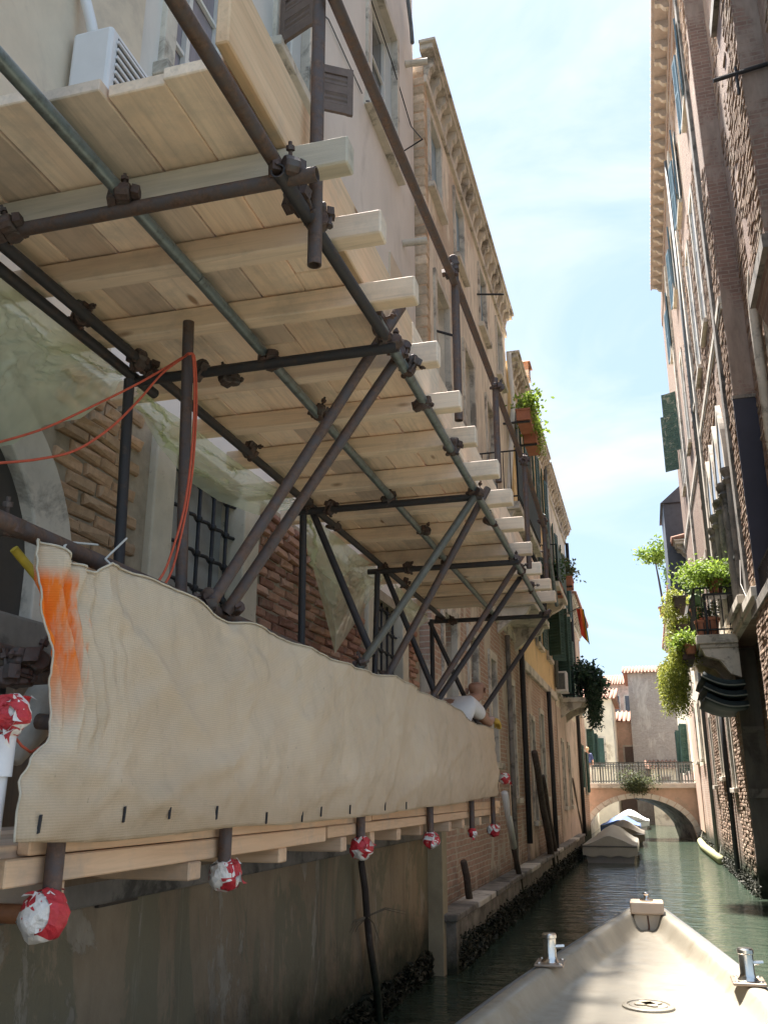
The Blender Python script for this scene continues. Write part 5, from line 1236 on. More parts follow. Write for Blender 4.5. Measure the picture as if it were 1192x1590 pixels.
m = MB(); m.grid(deckrows); hb = m.build('hull', gel, BW, angle=50, fix=True)
ss = hb.modifiers.new('sub', 'SUBSURF'); ss.levels = 1; ss.render_levels = 2
for s_ in (-1, 1):
    m = MB(); m.path(rub[s_], 0.028, 8); m.build('rub_rail', rubber, BW, smooth=True)
# mooring block on the stem
m = MB(); p = P(1006, 1440, Z=0.95); px_, py_ = p.x, 8.42
m = MB(); m.box(px_ - 0.112, px_ + 0.112, py_ - 0.02, py_ + 0.16, 0.80, 1.04); blk = m.build('stem_post', M('worn_timber_paint', (0.58, 0.48, 0.36), 0.6, 0.15, 5, 0.2, 40), BW, bevel=0.012)
m = MB(); m.box(px_ - 0.135, px_ + 0.135, py_ - 0.07, py_ + 0.20, 1.042, 1.135); m.build('stem_cap', M('cap_timber', (0.62, 0.46, 0.33), 0.6, 0.15, 5, 0.2, 40), BW, bevel=0.015)
m = MB(); m.lathe((px_, py_ + 0.06, 1.136), [(0.055, 0), (0.055, 0.012), (0.02, 0.02), (0.02, 0.05), (0.03, 0.06), (0.0, 0.065)], 14); m.build('eye_bolt', chrome, BW, smooth=True)
m = MB(); m.path([(px_ + 0.0, py_ - 0.024, 1.03), (px_ + 0.006, py_ - 0.026, 0.95), (px_ - 0.004, py_ - 0.024, 0.87)], 0.007, 6); m.build('rust_streak_cable', plain('rusty_wire', (0.16, 0.08, 0.05)), BW)
for i, (x, y) in enumerate(((850, 1494), (1160, 1522))):
    p = P(x, y, Z=1.04); p.x = cxx(p.y) + (-1 if i == 0 else 1) * (half(p.y) - 0.075); z = zg(p.y)
    bo = MB(); bo.box(p.x - 0.085, p.x + 0.085, p.y - 0.11, p.y + 0.11, z + 0.004, z + 0.02); b0 = bo.build('bollard_plate', M('stained_steel', (0.35, 0.28, 0.22), 0.4, 0.3, 12, 0.1, 40, metal=0.8), BW, bevel=0.006)
    k = MB(); k.lathe((p.x, p.y, z + 0.02), [(0.055, 0), (0.044, 0.012), (0.038, 0.03), (0.038, 0.125), (0.043, 0.13), (0.043, 0.148), (0.036, 0.155), (0.0, 0.157)], 20); k.tube((p.x - 0.02, p.y - 0.01, z + 0.10), (p.x + 0.085, p.y + 0.01, z + 0.105), 0.011, 10); k.build('bollard', chrome, BW, angle=35)
    for dx in (-1, 1):
        for dy in (-1, 1):
            s_ = MB(); s_.lathe((p.x + dx * 0.06, p.y + dy * 0.08, z + 0.02), [(0.012, 0), (0.012, 0.004), (0.0, 0.008)], 8); s_.build('screw', chrome, b0)
hp = P(1006, 1562, Z=0.93)
m = MB(); m.lathe((hp.x, hp.y, 0.921), [(0.135, 0), (0.135, 0.012), (0.122, 0.018), (0.112, 0.018), (0.108, 0.010), (0.10, 0.010), (0.098, 0.016), (0.0, 0.018)], 36); hat = m.build('deck_hatch', gel, BW, angle=35)
for a in (0.5, 2.1):
    m = MB(); d = Vector((math.cos(a), math.sin(a), 0)); n_ = Vector((-d.y, d.x, 0)); m.prism([Vector((hp.x, hp.y, 0.9395)) + d * u + n_ * v for u, v in ((-.075, -.012), (-.045, -.03), (.045, -.03), (.075, -.012), (.075, .012), (.045, .03), (-.045, .03), (-.075, .012))], (0, 0, 0.005)); m.build('hatch_grip', M('hatch_grip_tan', (0.42, 0.36, 0.26), 0.5, 0.1, 8, 0.05, 40), hat)  # grips in their own even tan tint
# ================================================================ moored boats
def covered_boat(name, label, x0, x1, y0, y1, mat, ztop, side):
    t = thing(name, label, 'boat', ((x0 + x1) / 2, y0, 0), 'boats moored along the left bank')
    xm, hw = (x0 + x1) / 2, (x1 - x0) / 2
    rows = []
    for i in range(15):
        u = i / 14; y = y0 + (y1 - y0) * u; w = hw * (1.0 if u < 0.55 else math.sqrt(max(0.0, 1 - ((u - 0.55) / 0.46) ** 2)))
        rows.append([(xm + w * a, y, b) for a, b in ((-0.78, -0.25), (-0.90, 0.10), (-1.0, 0.42), (-0.97, 0.45), (0.97, 0.45), (1.0, 0.42), (0.90, 0.10), (0.78, -0.25))])
    m = MB(); m.grid(rows); f0 = len(m.v); m.add(rows[0], [tuple(range(8))]); m.build('hull', side, t, fix=True, angle=40)
    rows = []
    for i in range(29):
        u = i / 28; y = y0 - 0.06 + (y1 - y0 + 0.06) * u; w = hw * 1.04 * (1.0 if u < 0.55 else math.sqrt(max(0.02, 1 - ((u - 0.55) / 0.47) ** 2)))
        pk = 0.55 + (ztop - 0.55) * (math.sin(math.pi * min(1, 0.10 + u * 0.95)) ** 0.6); row = []
        for j in range(25):
            a = -1 + j / 12.0
            ridge = (0.5 + 0.5 * math.cos(math.pi * abs(a))) ** 0.75
            z = 0.50 + (pk - 0.50) * ridge - 0.05 * math.sin(math.pi * abs(a)) * (0.6 + 0.4 * math.sin(u * 16)) + 0.018 * fbm(u * 7, a * 3, 2)
            row.append((xm + w * a, y, z if abs(a) < 0.99 else 0.50))
        row = [(xm - w * 1.012, y, 0.30 + 0.03 * math.sin(u * 30))] + row + [(xm + w * 1.012, y, 0.30 + 0.03 * math.sin(u * 30 + 1))]
        rows.append(row)
    m = MB(); m.grid(rows); c = m.build('canvas_cover', mat, t, smooth=True)
    # stern flap of the cover
    st = rows[0]; fl = []
    for k in range(7):
        v = k / 6; fl.append([(x, y0 - 0.065 - 0.015 * v + 0.01 * math.sin(x * 9 + v * 3), z + (0.22 - 0.06 * math.sin((x - x0) / (x1 - x0) * math.pi * 3) ** 2 - z) * v) for (x, _, z) in st[1:-1]])
    m = MB(); m.grid(fl); m.build('stern_flap', mat, t, smooth=True)
    m = MB(); m.path([(x, y - 0.02, 0.47) for x, y, z in rows[0][1:-1]], 0.02, 6); m.build('cover_rope', rubber, t)
    return t
b0 = P(905, 1333, Z=0.1); b1 = P(984, 1333, Z=0.1)
covered_boat('covered_boat', 'moored boat under a tight beige canvas cover before the bridge', b0.x + 0.05, b1.x + 0.1, 29.5, 36.5, canvas, 0.98, M('grey_hull', (0.30, 0.295, 0.28), 0.5, 0.15, 4, 0.05, 30))
covered_boat('covered_boat', 'moored boat under a dark cover behind the beige covered boat', -1.95, -0.35, 38.2, 43.4, M('brown_canvas', (0.13, 0.115, 0.09), 0.85, 0.2, 4, 0.2, 60), 0.95, M('dark_hull', (0.10, 0.10, 0.09), 0.5, 0.15, 4, 0.05, 30))
covered_boat('covered_boat', 'moored boat under a bright blue cover at the bridge arch', -2.4, -0.6, 47.5, 53.0, canvas_blue, 0.95, gel_white)
covered_boat('covered_boat', 'white covered boat farthest off, past the bridge arch', -2.3, -0.2, 56.0, 62.0, M('white_canvas', (0.66, 0.66, 0.64), 0.8, 0.1, 4, 0.15, 60), 1.05, gel_white)
# ================================================================ mooring poles on the left
def mooring_pole(top, base, r, label, mat=weed_pole, extra=None):
    b = P(*base, Z=0.0); t = P(*top, X=b.x + 0.02)
    o = thing('mooring_pole', label, 'mooring pole', b, 'mooring poles along the left bank')
    d = (b - t).normalized(); m = MB(); e = b + d * 0.8
    n = 9; pts = [t.lerp(e, i / n) + Vector((0.012 * math.sin(i * 1.7), 0.012 * math.cos(i * 2.3), 0)) for i in range(n + 1)]
    m.path(pts, [r * (0.82 + 0.18 * i / n) for i in range(n + 1)], 10); m.build('pole', mat, o, smooth=True)
    return o, t, b
mooring_pole((719, 1338), (742, 1467), 0.055, 'short dark mooring pole standing before the quay coping')
wpo, t_, b_ = mooring_pole((783, 1232), (814, 1412), 0.052, 'mooring pole with white painted upper half before the brick house')
m = MB(); q = t_.lerp(b_, 0.44); d = (b_ - t_).normalized(); m.path([t_ - d * 0.01, q], 0.058, 12); m.build('white_sleeve', white_paint, wpo, smooth=True)
for s_ in (-1, 1):
    m = MB(); m.path([t_ + Vector((s_ * 0.09, 0, -0.35)), t_ + Vector((s_ * 0.09, 0, 0.30))], 0.012, 6); m.build('guide_rod', chrome, wpo)
mooring_pole((810, 1218), (833, 1362), 0.06, 'thin dark mooring pole third from the net end')
mooring_pole((829, 1168), (862, 1368), 0.085, 'thick dark mooring pole beside the grey pilaster')
mooring_pole((842, 1205), (868, 1362), 0.06, 'dark mooring pole just behind the thick one')
mooring_pole((886, 1210), (906, 1318), 0.10, 'dark mooring pole close to the covered boat')
mp_o, t_, b_ = mooring_pole((560, 1338), (590, 1590), 0.036, 'thin dark pole with dry twigs under the scaffold')
tw = MB(); c = t_.lerp(b_, 0.33); rg = random.Random(4)
for k in range(7):
    a = Vector((rg.uniform(-.5, .6), rg.uniform(-.6, .3), rg.uniform(-.7, .25))).normalized(); tw.path([c, c + a * 0.16 + Vector((0, 0, 0.05)), c + a * 0.34], [0.007, 0.005, 0.002], 5)
tw.build('twigs', M('dry_twig', (0.24, 0.19, 0.13), 0.9, 0.2, 10, 0.2, 40), mp_o)
mooring_pole((487, 1330), (497, 1560), 0.034, 'thin pole against the stained base wall')
mooring_pole((675, 1300), (680, 1440), 0.05, 'dark pole in the recess at the end of the base wall')
# pilaster between the base wall and house B
m = MB(); m.box(-2.75, -2.42, 11.16, 11.42, -1.0, 1.66); tag(m.build('stone_pilaster', M('yellow_stone', (0.36, 0.31, 0.21), 0.8, 0.2, 4, 0.3, 30), bevel=0.01), 'yellowish stone pilaster where the base wall ends', 'pilaster')
# ================================================================ leaves and plants
def leaf_mesh_add(m, c, d, L, w, rg):
    d = d.normalized(); s_ = d.orthogonal().normalized(); s_ = (Matrix.Rotation(rg.uniform(0, 6.28), 3, d) @ s_); n = d.cross(s_)
    m.add([c, c + d * L * .5 + s_ * w - n * w * .3, c + d * L, c + d * L * .5 - s_ * w - n * w * .3], [(0, 1, 2), (0, 2, 3)])
def bush(parent, c, rad, n, L, mat, seed, name='foliage', flat=1.0, clumps=9):
    rg = random.Random(seed); m = MB(); c = Vector(c)
    cl = [(c + Vector((rg.gauss(0, .5) * rad[0], rg.gauss(0, .5) * rad[1], rg.gauss(0, .45) * rad[2])), rg.uniform(.25, .5)) for _ in range(clumps)]
    for i in range(n):
        cc, k = cl[rg.randrange(clumps)]
        p = cc + Vector((rg.gauss(0, 1) * rad[0], rg.gauss(0, 1) * rad[1], rg.gauss(0, 1) * rad[2])) * k
        leaf_mesh_add(m, p, Vector((rg.gauss(0, 1), rg.gauss(0, 1), rg.gauss(0.25, .8))), L * rg.uniform(.6, 1.3), L * .28, rg)
    o = m.build(name, mat, parent); o['kind'] = 'stuff'; return o
def trail(parent, x0, x1, y0, y1, ztop, drop, n, mat, seed, name='trailing_stems', L=0.07, out=0.25, sx=1):
    rg = random.Random(seed); m = MB()
    for i in range(n):
        x = rg.uniform(x0, x1); y = rg.uniform(y0, y1); d = drop * rg.uniform(.35, 1.0); o_ = out * rg.uniform(0, 1); k = int(d / 0.045)
        for j in range(k):
            t = j / max(1, k); p = Vector((x - sx * o_ * math.sin(min(1, t * 2.5) * 1.5), y + 0.05 * math.sin(t * 6 + i), ztop + 0.12 * math.sin(min(1, t * 4) * math.pi) - d * t))
            leaf_mesh_add(m, p + Vector((rg.gauss(0, .025), rg.gauss(0, .025), 0)), Vector((rg.gauss(0, 1), rg.gauss(0, 1), -0.8)), L * rg.uniform(.6, 1.3), L * .2, rg)
    o = m.build(name, mat, parent); o['kind'] = 'stuff'; return o
def pot(parent, c, r, h, mat=terracotta, name='pot'):
    m = MB(); m.lathe(c, [(r * .72, 0), (r * .95, h * .82), (r * 1.08, h * .82), (r * 1.08, h), (r * .9, h), (r * .85, h * .9), (0, h * .88)], 14); return m.build(name, mat, parent, angle=40)
def trough(parent, x0, x1, y0, y1, z0, z1, mat=terracotta, name='planter_box'):
    m = MB(); e = 0.03; m.box(x0, x1, y0, y1, z0, z1); m.box(x0 - .02, x1 + .02, y0 - .02, y1 + .02, z1 - 0.05, z1 + 0.001); return m.build(name, mat, parent, bevel=0.008)
# ---------------- right balcony
RB = thing('right_balcony', 'stone balcony with iron railing and crowded flower pots on the right palace', 'balcony', (1.5, 20.3, 4.6))
BX0, BX1, BY0, BY1, BZ = 1.15, 1.93, 19.0, 21.9, 5.02
m = MB(); m.box(BX0, BX1 - 0.003, BY0, BY1, BZ - 0.18, BZ); m.box(BX0 + 0.05, BX1 - 0.004, BY0 + 0.05, BY1 - .05, BZ - 0.26, BZ - 0.181); m.build('slab', stone, RB, bevel=0.015)
for y in (BY0 + 0.08, (BY0 + BY1) / 2, BY1 - 0.3):
    m = MB(); m.prism([(BX1 - 0.004, y, BZ - 0.262), (BX0 + 0.08, y, BZ - 0.262), (BX0 + 0.14, y, BZ - 0.42), (BX0 + 0.4, y, BZ - 0.5), (BX1 - 0.2, y, BZ - 0.78), (BX1 - 0.004, y, BZ - 0.85)], (0, 0.22, 0)); m.build('corbel', stone, RB, fix=True, bevel=0.01)
rl = MB()
for z in (BZ + 0.10, BZ + 0.95): 
    rl.tube((BX0 + 0.04, BY0 + 0.04, z), (BX0 + 0.04, BY1 - 0.04, z), 0.018, 8); rl.tube((BX0 + 0.04, BY0 + 0.04, z), (BX1, BY0 + 0.04, z), 0.018, 8); rl.tube((BX0 + 0.04, BY1 - 0.04, z), (BX1, BY1 - 0.04, z), 0.018, 8)
rl.build('railing', iron, RB)
bb = MB(); bb.tube((0, 0, 0), (0, 0, 0.95), 0.010, 6); meb = bb.mesh('baluster', iron)
for i in range(7): link('baluster', meb, RB, (BX0 + 0.04 + i * 0.125, BY0 + 0.04, BZ))
for i in range(1, 21): link('baluster', meb, RB, (BX0 + 0.04, BY0 + 0.04 + i * 0.138, BZ))
AW = thing('green_awning', 'dark green scalloped awning hung under the right balcony', 'awning', (1.5, 20, 4.4))
for k in range(3):
    rows = []
    for i in range(9):
        u = i / 8; z = 4.20 - 0.20 * k - 0.18 * u - 0.09 * math.sin(u * math.pi); rows.append([(BX0 + 0.02 + 0.80 * u + 0.02 * k, y, z - 0.03 * math.sin(v * 7)) for v, y in ((j / 8, 19.02 + 0.06 * k + (2.6 - .1 * k) * j / 8) for j in range(9))])
    m = MB(); m.grid(rows); o = m.build('awning_tier', canvas_green, AW, smooth=True); sm = o.modifiers.new('t', 'SOLIDIFY'); sm.thickness = 0.11; sm.offset = -1
    e = MB(); e.path([(r[0][0], r[0][1] - 0.006, r[0][2] + 0.01) for r in rows], 0.014, 6); e.build('pale_piping', M('awning_piping', (0.22, 0.23, 0.20), 0.7, 0.1, 8, 0.1, 40), AW)
def plant(name, label, loc, group=None): return thing(name, label, 'plant', loc, group)
G = 'plants on the right balcony'
p = plant('potted_plant', 'leafy bright green shrub in terracotta pot high on the balcony railing', (1.55, 19.2, 5.9), G); pot(p, (1.62, 19.15, 5.85), 0.16, 0.30); bush(p, (1.5, 19.25, 6.28), (0.50, 0.50, 0.22), 3600, 0.085, leaf_bright, 1, clumps=16)
m = MB(); m.box(1.35, 1.92, 18.96, 19.4, 5.80, 5.845); m.box(1.36, 1.40, 19.0, 19.36, 5.02, 5.80); m.build('pot_shelf', iron, p)
p = plant('potted_plant', 'cactus with flat round pads rising behind the balcony pots', (1.45, 20.6, 5.9), G); pot(p, (1.3, 20.4, 5.55), 0.14, 0.26)
cm = MB(); rg = random.Random(6)
for (x, y, z, r, a) in ((1.3, 20.4, 5.98, .16, .2), (1.22, 20.35, 6.26, .15, -.5), (1.38, 20.42, 6.24, .13, .5), (1.42, 20.42, 6.50, .14, .2), (1.48, 20.4, 6.74, .12, .9), (1.12, 20.3, 6.36, .16, -1.0)):
    cm.lathe((x, y, z), [(0.01, -.03), (r * .8, -.028), (r, 0), (r * .8, .028), (0.01, .03)], 12, axis=(0.3, -1, 0.25 * a))
cm.build('cactus_pads', M('cactus_skin', (0.09, 0.15, 0.08), 0.5, 0.2, 8, 0.1, 40), p, smooth=True)
p = plant('potted_plant', 'terracotta pot with small grey plant standing on the balcony floor', (1.45, 19.2, 5.02), G); pot(p, (1.45, 19.22, 5.022), 0.19, 0.36); bush(p, (1.45, 19.2, 5.55), (0.12, 0.12, 0.16), 220, 0.07, leaf_grey, 2, clumps=4)
p = plant('potted_plant', 'small clay pot on the outer corner of the balcony floor', (1.25, 19.1, 5.02), G); pot(p, (1.27, 19.14, 5.022), 0.12, 0.30); bush(p, (1.27, 19.14, 5.5), (0.08, 0.08, 0.14), 120, 0.07, leaf_mid, 3, clumps=3)
def rail_box(label, y0, y1, z, seeds, drop, mat, n, up=True, out=0.3):
    p = plant('planter', label, (1.0, (y0 + y1) / 2, z), G); trough(p, 0.88, 1.12, y0, y1, z, z + 0.24, M('brown_wicker', (0.085, 0.06, 0.055), 0.8, 0.3, 14, 0.5, 40))
    m = MB(); m.path([(1.19, y0 + .1, z + 0.6), (1.10, y0 + .1, z + 0.03), (0.9, y0 + .1, z - 0.006)], 0.01, 6); m.build('hanger', iron, p)
    if up: bush(p, (0.98, (y0 + y1) / 2, z + 0.30), (0.22, (y1 - y0) * .45, 0.15), 1000, 0.07, mat, seeds)
    trail(p, 0.86, 1.02, y0, y1, z + 0.22, drop, n, mat, seeds + 50, out=out)
rail_box('planter with yellowing trailing plant on the upper balcony rail', 21.0, 22.2, 6.0, 11, 0.65, leaf_trail, 160)
rail_box('planter with sparse yellow green plant on the middle balcony rail', 21.0, 22.2, 5.35, 12, 0.45, leaf_trail, 110)
rail_box('planter with long green curtain of trailing stems hanging low', 19.6, 21.0, 4.62, 13, 1.35, leaf_trail, 480, out=0.5)
p = plant('potted_plant', 'bright yellow green clump on the lowest balcony rail planter', (1.05, 19.7, 4.86), G); pot(p, (1.05, 19.55, 4.72), 0.13, 0.2); bush(p, (1.02, 19.6, 5.0), (0.30, 0.4, 0.16), 1600, 0.07, leaf_bright, 21)
# ---------------- plant on the bridge and on the far roof terrace
p = plant('bridge_plant', 'grey green bush growing on the bridge edge over the arch', (-0.55, 43.9, 2.3)); bush(p, (-0.5, 43.85, 2.35), (0.62, 0.22, 0.34), 2400, 0.10, leaf_grey, 31, clumps=16)
p = plant('roof_plant', 'light green tree in a tub on the far right roof terrace', (1.4, 50, 13)); bush(p, (1.25, 48, 13.9), (0.7, 0.7, 0.55), 900, 0.22, leaf_bright, 32); m = MB(); m.path([(1.5, 48, 10.7), (1.35, 48, 12.6), (1.25, 48, 13.6)], [0.06, 0.05, 0.03], 6); m.build('stem', weed_pole, p); pot(p, (1.5, 48, 10.65), 0.3, 0.5)
p = plant('roof_plant', 'dark green hedge along the far right roof terrace', (1.9, 46, 12)); bush(p, (1.85, 45.5, 12.3), (0.25, 1.6, 0.3), 900, 0.14, leaf_mid, 33)
# ---------------- left balconies
def left_balcony(name, label, X, y0, y1, z, dpt, panel=None, seed=0, corbel=True):
    o = thing(name, label, 'balcony', (X, (y0 + y1) / 2, z)); xo = X + dpt
    m = MB(); m.box(X + 0.003, xo, y0, y1, z - 0.14, z); m.build('slab', stone, o, bevel=0.012)
    if corbel:
        for y in (y0 + 0.1, y1 - 0.3):
            m = MB(); m.prism([(X + .003, y, z - 0.142), (xo - 0.1, y, z - 0.142), (xo - 0.18, y, z - 0.28), (X + 0.25, y, z - 0.42), (X + .003, y, z - 0.62)], (0, 0.2, 0)); m.build('corbel', stone, o, fix=True)
    rl = MB()
    for zz in (z + 0.1, z + 0.98): rl.tube((xo - .03, y0, zz), (xo - .03, y1, zz), 0.016, 8); rl.tube((X, y0 + .02, zz), (xo - .03, y0 + .02, zz), 0.016, 8)
    rl.build('railing', iron, o)
    bb = MB(); bb.tube((0, 0, 0), (0, 0, 0.98), 0.009, 6); me_ = bb.mesh('baluster', iron)
    n = int((y1 - y0) / 0.13)
    for i in range(n): link('baluster', me_, o, (xo - .03, y0 + .03 + i * 0.13, z))
    for i in range(int(dpt / 0.13)): link('baluster', me_, o, (X + .06 + i * 0.13, y0 + .02, z))
    if panel:
        m = MB(); m.box(xo - .012, xo - .004, y0 + .02, y1 - .02, z + 0.12, z + 0.97); m.build('privacy_cloth', panel, o)
    return o
a = P(797, 627, X=-1.72); left_balcony('left_balcony', 'balcony with dark green privacy cloth above the scaffold guard rail', XB, 15.6, 19.3, 7.05, 0.72, canvas_green)
left_balcony('left_balcony', 'small stone balcony with pots under the far end of the upper deck', XB, 17.0, 19.8, 5.55, 0.75, None)
left_balcony('left_balcony', 'balcony with green cloth on the ochre house', XC, 23.0, 25.6, 7.2, 0.7, shutter_green)
left_balcony('left_balcony', 'corbelled balcony smothered by a hanging plant on the pale house', XD, 29.2, 31.6, 4.85, 0.8, None)
p = plant('hanging_plant', 'big dark green plant hanging over the far left balcony', (-1.6, 30, 5)); bush(p, (-1.55, 30.2, 5.5), (0.35, 1.0, 0.4), 1800, 0.16, leaf_dark, 41, clumps=14); trail(p, -1.75, -1.5, 29.0, 31.6, 5.5, 1.6, 130, leaf_dark, 42, L=0.13, out=0.25, sx=-1)
for i, (px, py, Y, lab) in enumerate(((815, 655, 19.6, 'red planter box with green tuft, upper of two on the ochre house'), (826, 690, 20.6, 'red planter box with green tuft, lower of two on the ochre house'))):
    c = P(px, py, Y=Y); p = plant('planter', lab, c, 'red planters on the left roof edge'); trough(p, c.x - .15, c.x + .15, c.y - .45, c.y + .45, c.z - .13, c.z + .15); bush(p, c + Vector((0.05, 0, .38)), (0.22, 0.4, .2), 500, 0.12, leaf_bright, 60 + i); trail(p, c.x + .1, c.x + .2, c.y - .4, c.y + .4, c.z + .2, .6, 30, leaf_bright, 70 + i, sx=-1, out=.15)
    m = MB(); m.box(XB - 0.02, c.x + .15, c.y - .4, c.y - .34, c.z - .17, c.z - .131); m.build('wall_arm', iron, p)
for i, (px, py, Y, mt, lab) in enumerate(((862, 905, 24.0, leaf_mid, 'green bush in a pot at the end joists of the deck'), (880, 895, 26.5, leaf_grey, 'straggly grey plant in a reddish trough on the left balcony'))):
    c = P(px, py, Y=Y); p = plant('potted_plant', lab, c); trough(p, c.x - .15, c.x + .15, c.y - .4, c.y + .4, c.z - .35, c.z - .08); bush(p, c + Vector((0, 0, .15)), (0.25, 0.4, .25), 450, 0.12, mt, 80 + i)
    m = MB(); m.box(XC - 0.02, c.x + .15, c.y - .3, c.y - .24, c.z - .39, c.z - .351); m.build('wall_arm', iron, p)
for i, (y, lab, mt) in enumerate(((17.4, 'small red pot on the low left balcony, nearest', leaf_mid), (18.2, 'white pot on the low left balcony', leaf_bright))):
    c = Vector((XB + 0.5, y, 5.552)); p = plant('potted_plant', lab, c); pot(p, c, 0.14, 0.26, terracotta if i == 0 else white_paint); bush(p, c + Vector((0, 0, .42)), (.15, .15, .15), 160, .09, mt, 90 + i, clumps=4)
# flag and far air conditioner
fl = thing('rainbow_flag', 'orange and rainbow flag hanging from a pole on the left', 'flag', P(897, 945, Y=27))
a = P(897, 943, Y=27.0); m = MB(); m.path([(XD + 0.0, 28.3, a.z - 0.1), a + Vector((0.05, 0, 0))], 0.015, 6); m.build('flagpole', iron_grey, fl)
cols = ((0.62, 0.06, 0.03), (0.70, 0.16, 0.03), (0.70, 0.38, 0.04), (0.10, 0.30, 0.10), (0.06, 0.10, 0.35))
w0 = P(893, 945, Y=27); w1 = P(912, 1000, Y=27)
for k, c in enumerate(cols):
    u0, u1 = (0, .45, .72, .84, .92)[k], (.45, .72, .84, .92, 1.0)[k]; rows = []
    for i in range(9):
        v = i / 8; rows.append([(w0.x + (0.02 + 0.22 * u + 0.10 * v) , 27.0 + 0.05 * math.sin(u * 9 + v * 5), w0.z + (w1.z - w0.z) * (v * (0.75 + .25 * u)) - 0.02 * u) for u in (u0, (u0 + u1) / 2, u1)])
    m = MB(); m.grid(rows); m.build('stripe', plain('flag_%d' % k, c, 0.8), fl, smooth=True)
c = P(872, 1060, X=XC + 0.2)
ac2 = thing('air_conditioner', 'small white air conditioner on the far left wall beside the hanging plant', 'air conditioner', c)
m = MB(); m.box(XD + 0.01, XD + 0.36, c.y - .4, c.y + .4, c.z - .3, c.z + .3); m.build('casing', pvc, ac2, bevel=0.02)
m = MB(); m.box(XD + .05, XD + .30, c.y - .408, c.y - .4005, c.z - .24, c.z + .24); m.build('vent', iron_grey, ac2)
# ================================================================ people
def skin_body(name, J, E_, mat, parent, sub=2):
    names = list(J); me = bpy.data.meshes.new(name)
    me.from_pydata([tuple(Vector(J[n][0]) - ORG[parent]) for n in names], [(names.index(a), names.index(b)) for a, b in E_], [])
    me.materials.append(mat); o = link(name, me, parent)
    sk = o.modifiers.new('skin', 'SKIN'); sk.use_smooth_shade = True
    for i, n in enumerate(names):
        r = J[n][1]; r = r if isinstance(r, tuple) else (r, r); me.skin_vertices[0].data[i].radius = r; me.skin_vertices[0].data[i].use_root = (i == 0)
    s = o.modifiers.new('sub', 'SUBSURF'); s.levels = sub; s.render_levels = sub
    return o
WK = thing('person', 'worker with shaved head and white t-shirt leaning over the net with a yellow glove', 'person', (-1.9, 8.9, 1.875))
hd = P(739, 1072, Y=9.10); hand = P(769, 1120, X=-1.56); ha = (hd + Vector((-0.10, -0.28, -0.42)))
Ls = hd + Vector((-0.35, -0.17, -0.17)); Rs = hd + Vector((0.00, -0.33, -0.17))
pel = Vector((-2.05, 8.35, 2.22)); el = Rs.lerp(hand, 0.5) + Vector((0.05, -0.05, -0.10))
J = {'pelvis': (pel, .15), 'waist': (pel.lerp(hd, .3), (.15, .13)), 'chest': (hd + Vector((-.16, -.33, -.24)), (.17, .14)), 'neck': (hd + Vector((-.06, -.13, -.11)), .055), 'jaw': (hd + Vector((.01, .03, -.06)), .072), 'skull': (hd + Vector((0, -.005, .035)), (.095, .10)), 'crown': (hd + Vector((0, -.01, .085)), .07),
     'rs': (Rs, .072), 're': (el, .05), 'rw': (hand + Vector((-.02, -.09, .02)), .034), 'ls': (Ls, .072), 'le': (Ls + Vector((0.10, .28, -.26)), .05), 'lw': (Ls + Vector((.34, .46, -.30)), .034),
     'rh': (pel + Vector((.12, 0, -.04)), .11), 'rk': (pel + Vector((.16, .34, -.10)), .075), 'ra': (pel + Vector((.14, .0, -.28)), .05), 'lh': (pel + Vector((-.12, 0, -.04)), .11), 'lk': (pel + Vector((-.12, .30, -.22)), .075), 'la': (pel + Vector((-.12, -.12, -.29)), .05)}
EE = [('pelvis', 'waist'), ('waist', 'chest'), ('chest', 'neck'), ('neck', 'jaw'), ('jaw', 'skull'), ('skull', 'crown'), ('chest', 'rs'), ('rs', 're'), ('re', 'rw'), ('chest', 'ls'), ('ls', 'le'), ('le', 'lw'), ('pelvis', 'rh'), ('rh', 'rk'), ('rk', 'ra'), ('pelvis', 'lh'), ('lh', 'lk'), ('lk', 'la')]
skin_body('body', J, EE, skin_m, WK)
f = lambda n, r: (J[n][0], r)
skin_body('shirt', {'chest': f('chest', (.195, .165)), 'waist': f('waist', (.175, .155)), 'pelvis': f('pelvis', (.165, .15)), 'nk': (J['chest'][0].lerp(J['neck'][0], .62), .085), 'rs': f('rs', .092), 'rsl': (Rs.lerp(el, .55), .075), 'ls': f('ls', .092), 'lsl': (Ls.lerp(J['le'][0], .55), .075)},
          [('chest', 'waist'), ('waist', 'pelvis'), ('chest', 'nk'), ('chest', 'rs'), ('rs', 'rsl'), ('chest', 'ls'), ('ls', 'lsl')], cloth_white, WK)
skin_body('trousers', {n: f(n, J[n][1] + .02 if not isinstance(J[n][1], tuple) else J[n][1]) for n in ('pelvis', 'rh', 'rk', 'ra', 'lh', 'lk', 'la')}, [e for e in EE if e[0] in ('pelvis', 'rh', 'rk', 'lh', 'lk')][1:], denim, WK)
def hand_mesh(c, d, up, parent, name, mat, s=1.0):
    d = d.normalized(); sd = d.cross(up).normalized(); u2 = sd.cross(d)
    J = {'wrist': (c - d * .05, .036 * s), 'palm': (c, (.042 * s, .026 * s))}; E2 = [('wrist', 'palm')]
    for i, (o_, L) in enumerate(((-.034, .075), (-.011, .088), (.012, .082), (.034, .062))):
        a = c + d * .045 + sd * o_; b = a + d * L * .5 - u2 * .012; e = b + d * L * .35 - u2 * .035
        J['k%d' % i] = (a, .012 * s); J['m%d' % i] = (b, .011 * s); J['t%d' % i] = (e, .009 * s); E2 += [('palm', 'k%d' % i), ('k%d' % i, 'm%d' % i), ('m%d' % i, 't%d' % i)]
    J['th1'] = (c - sd * .05 + d * .01, .014 * s); J['th2'] = (c - sd * .062 + d * .05 - u2 * .02, .011 * s); E2 += [('palm', 'th1'), ('th1', 'th2')]
    return skin_body(name, J, E2, mat, parent, 1)
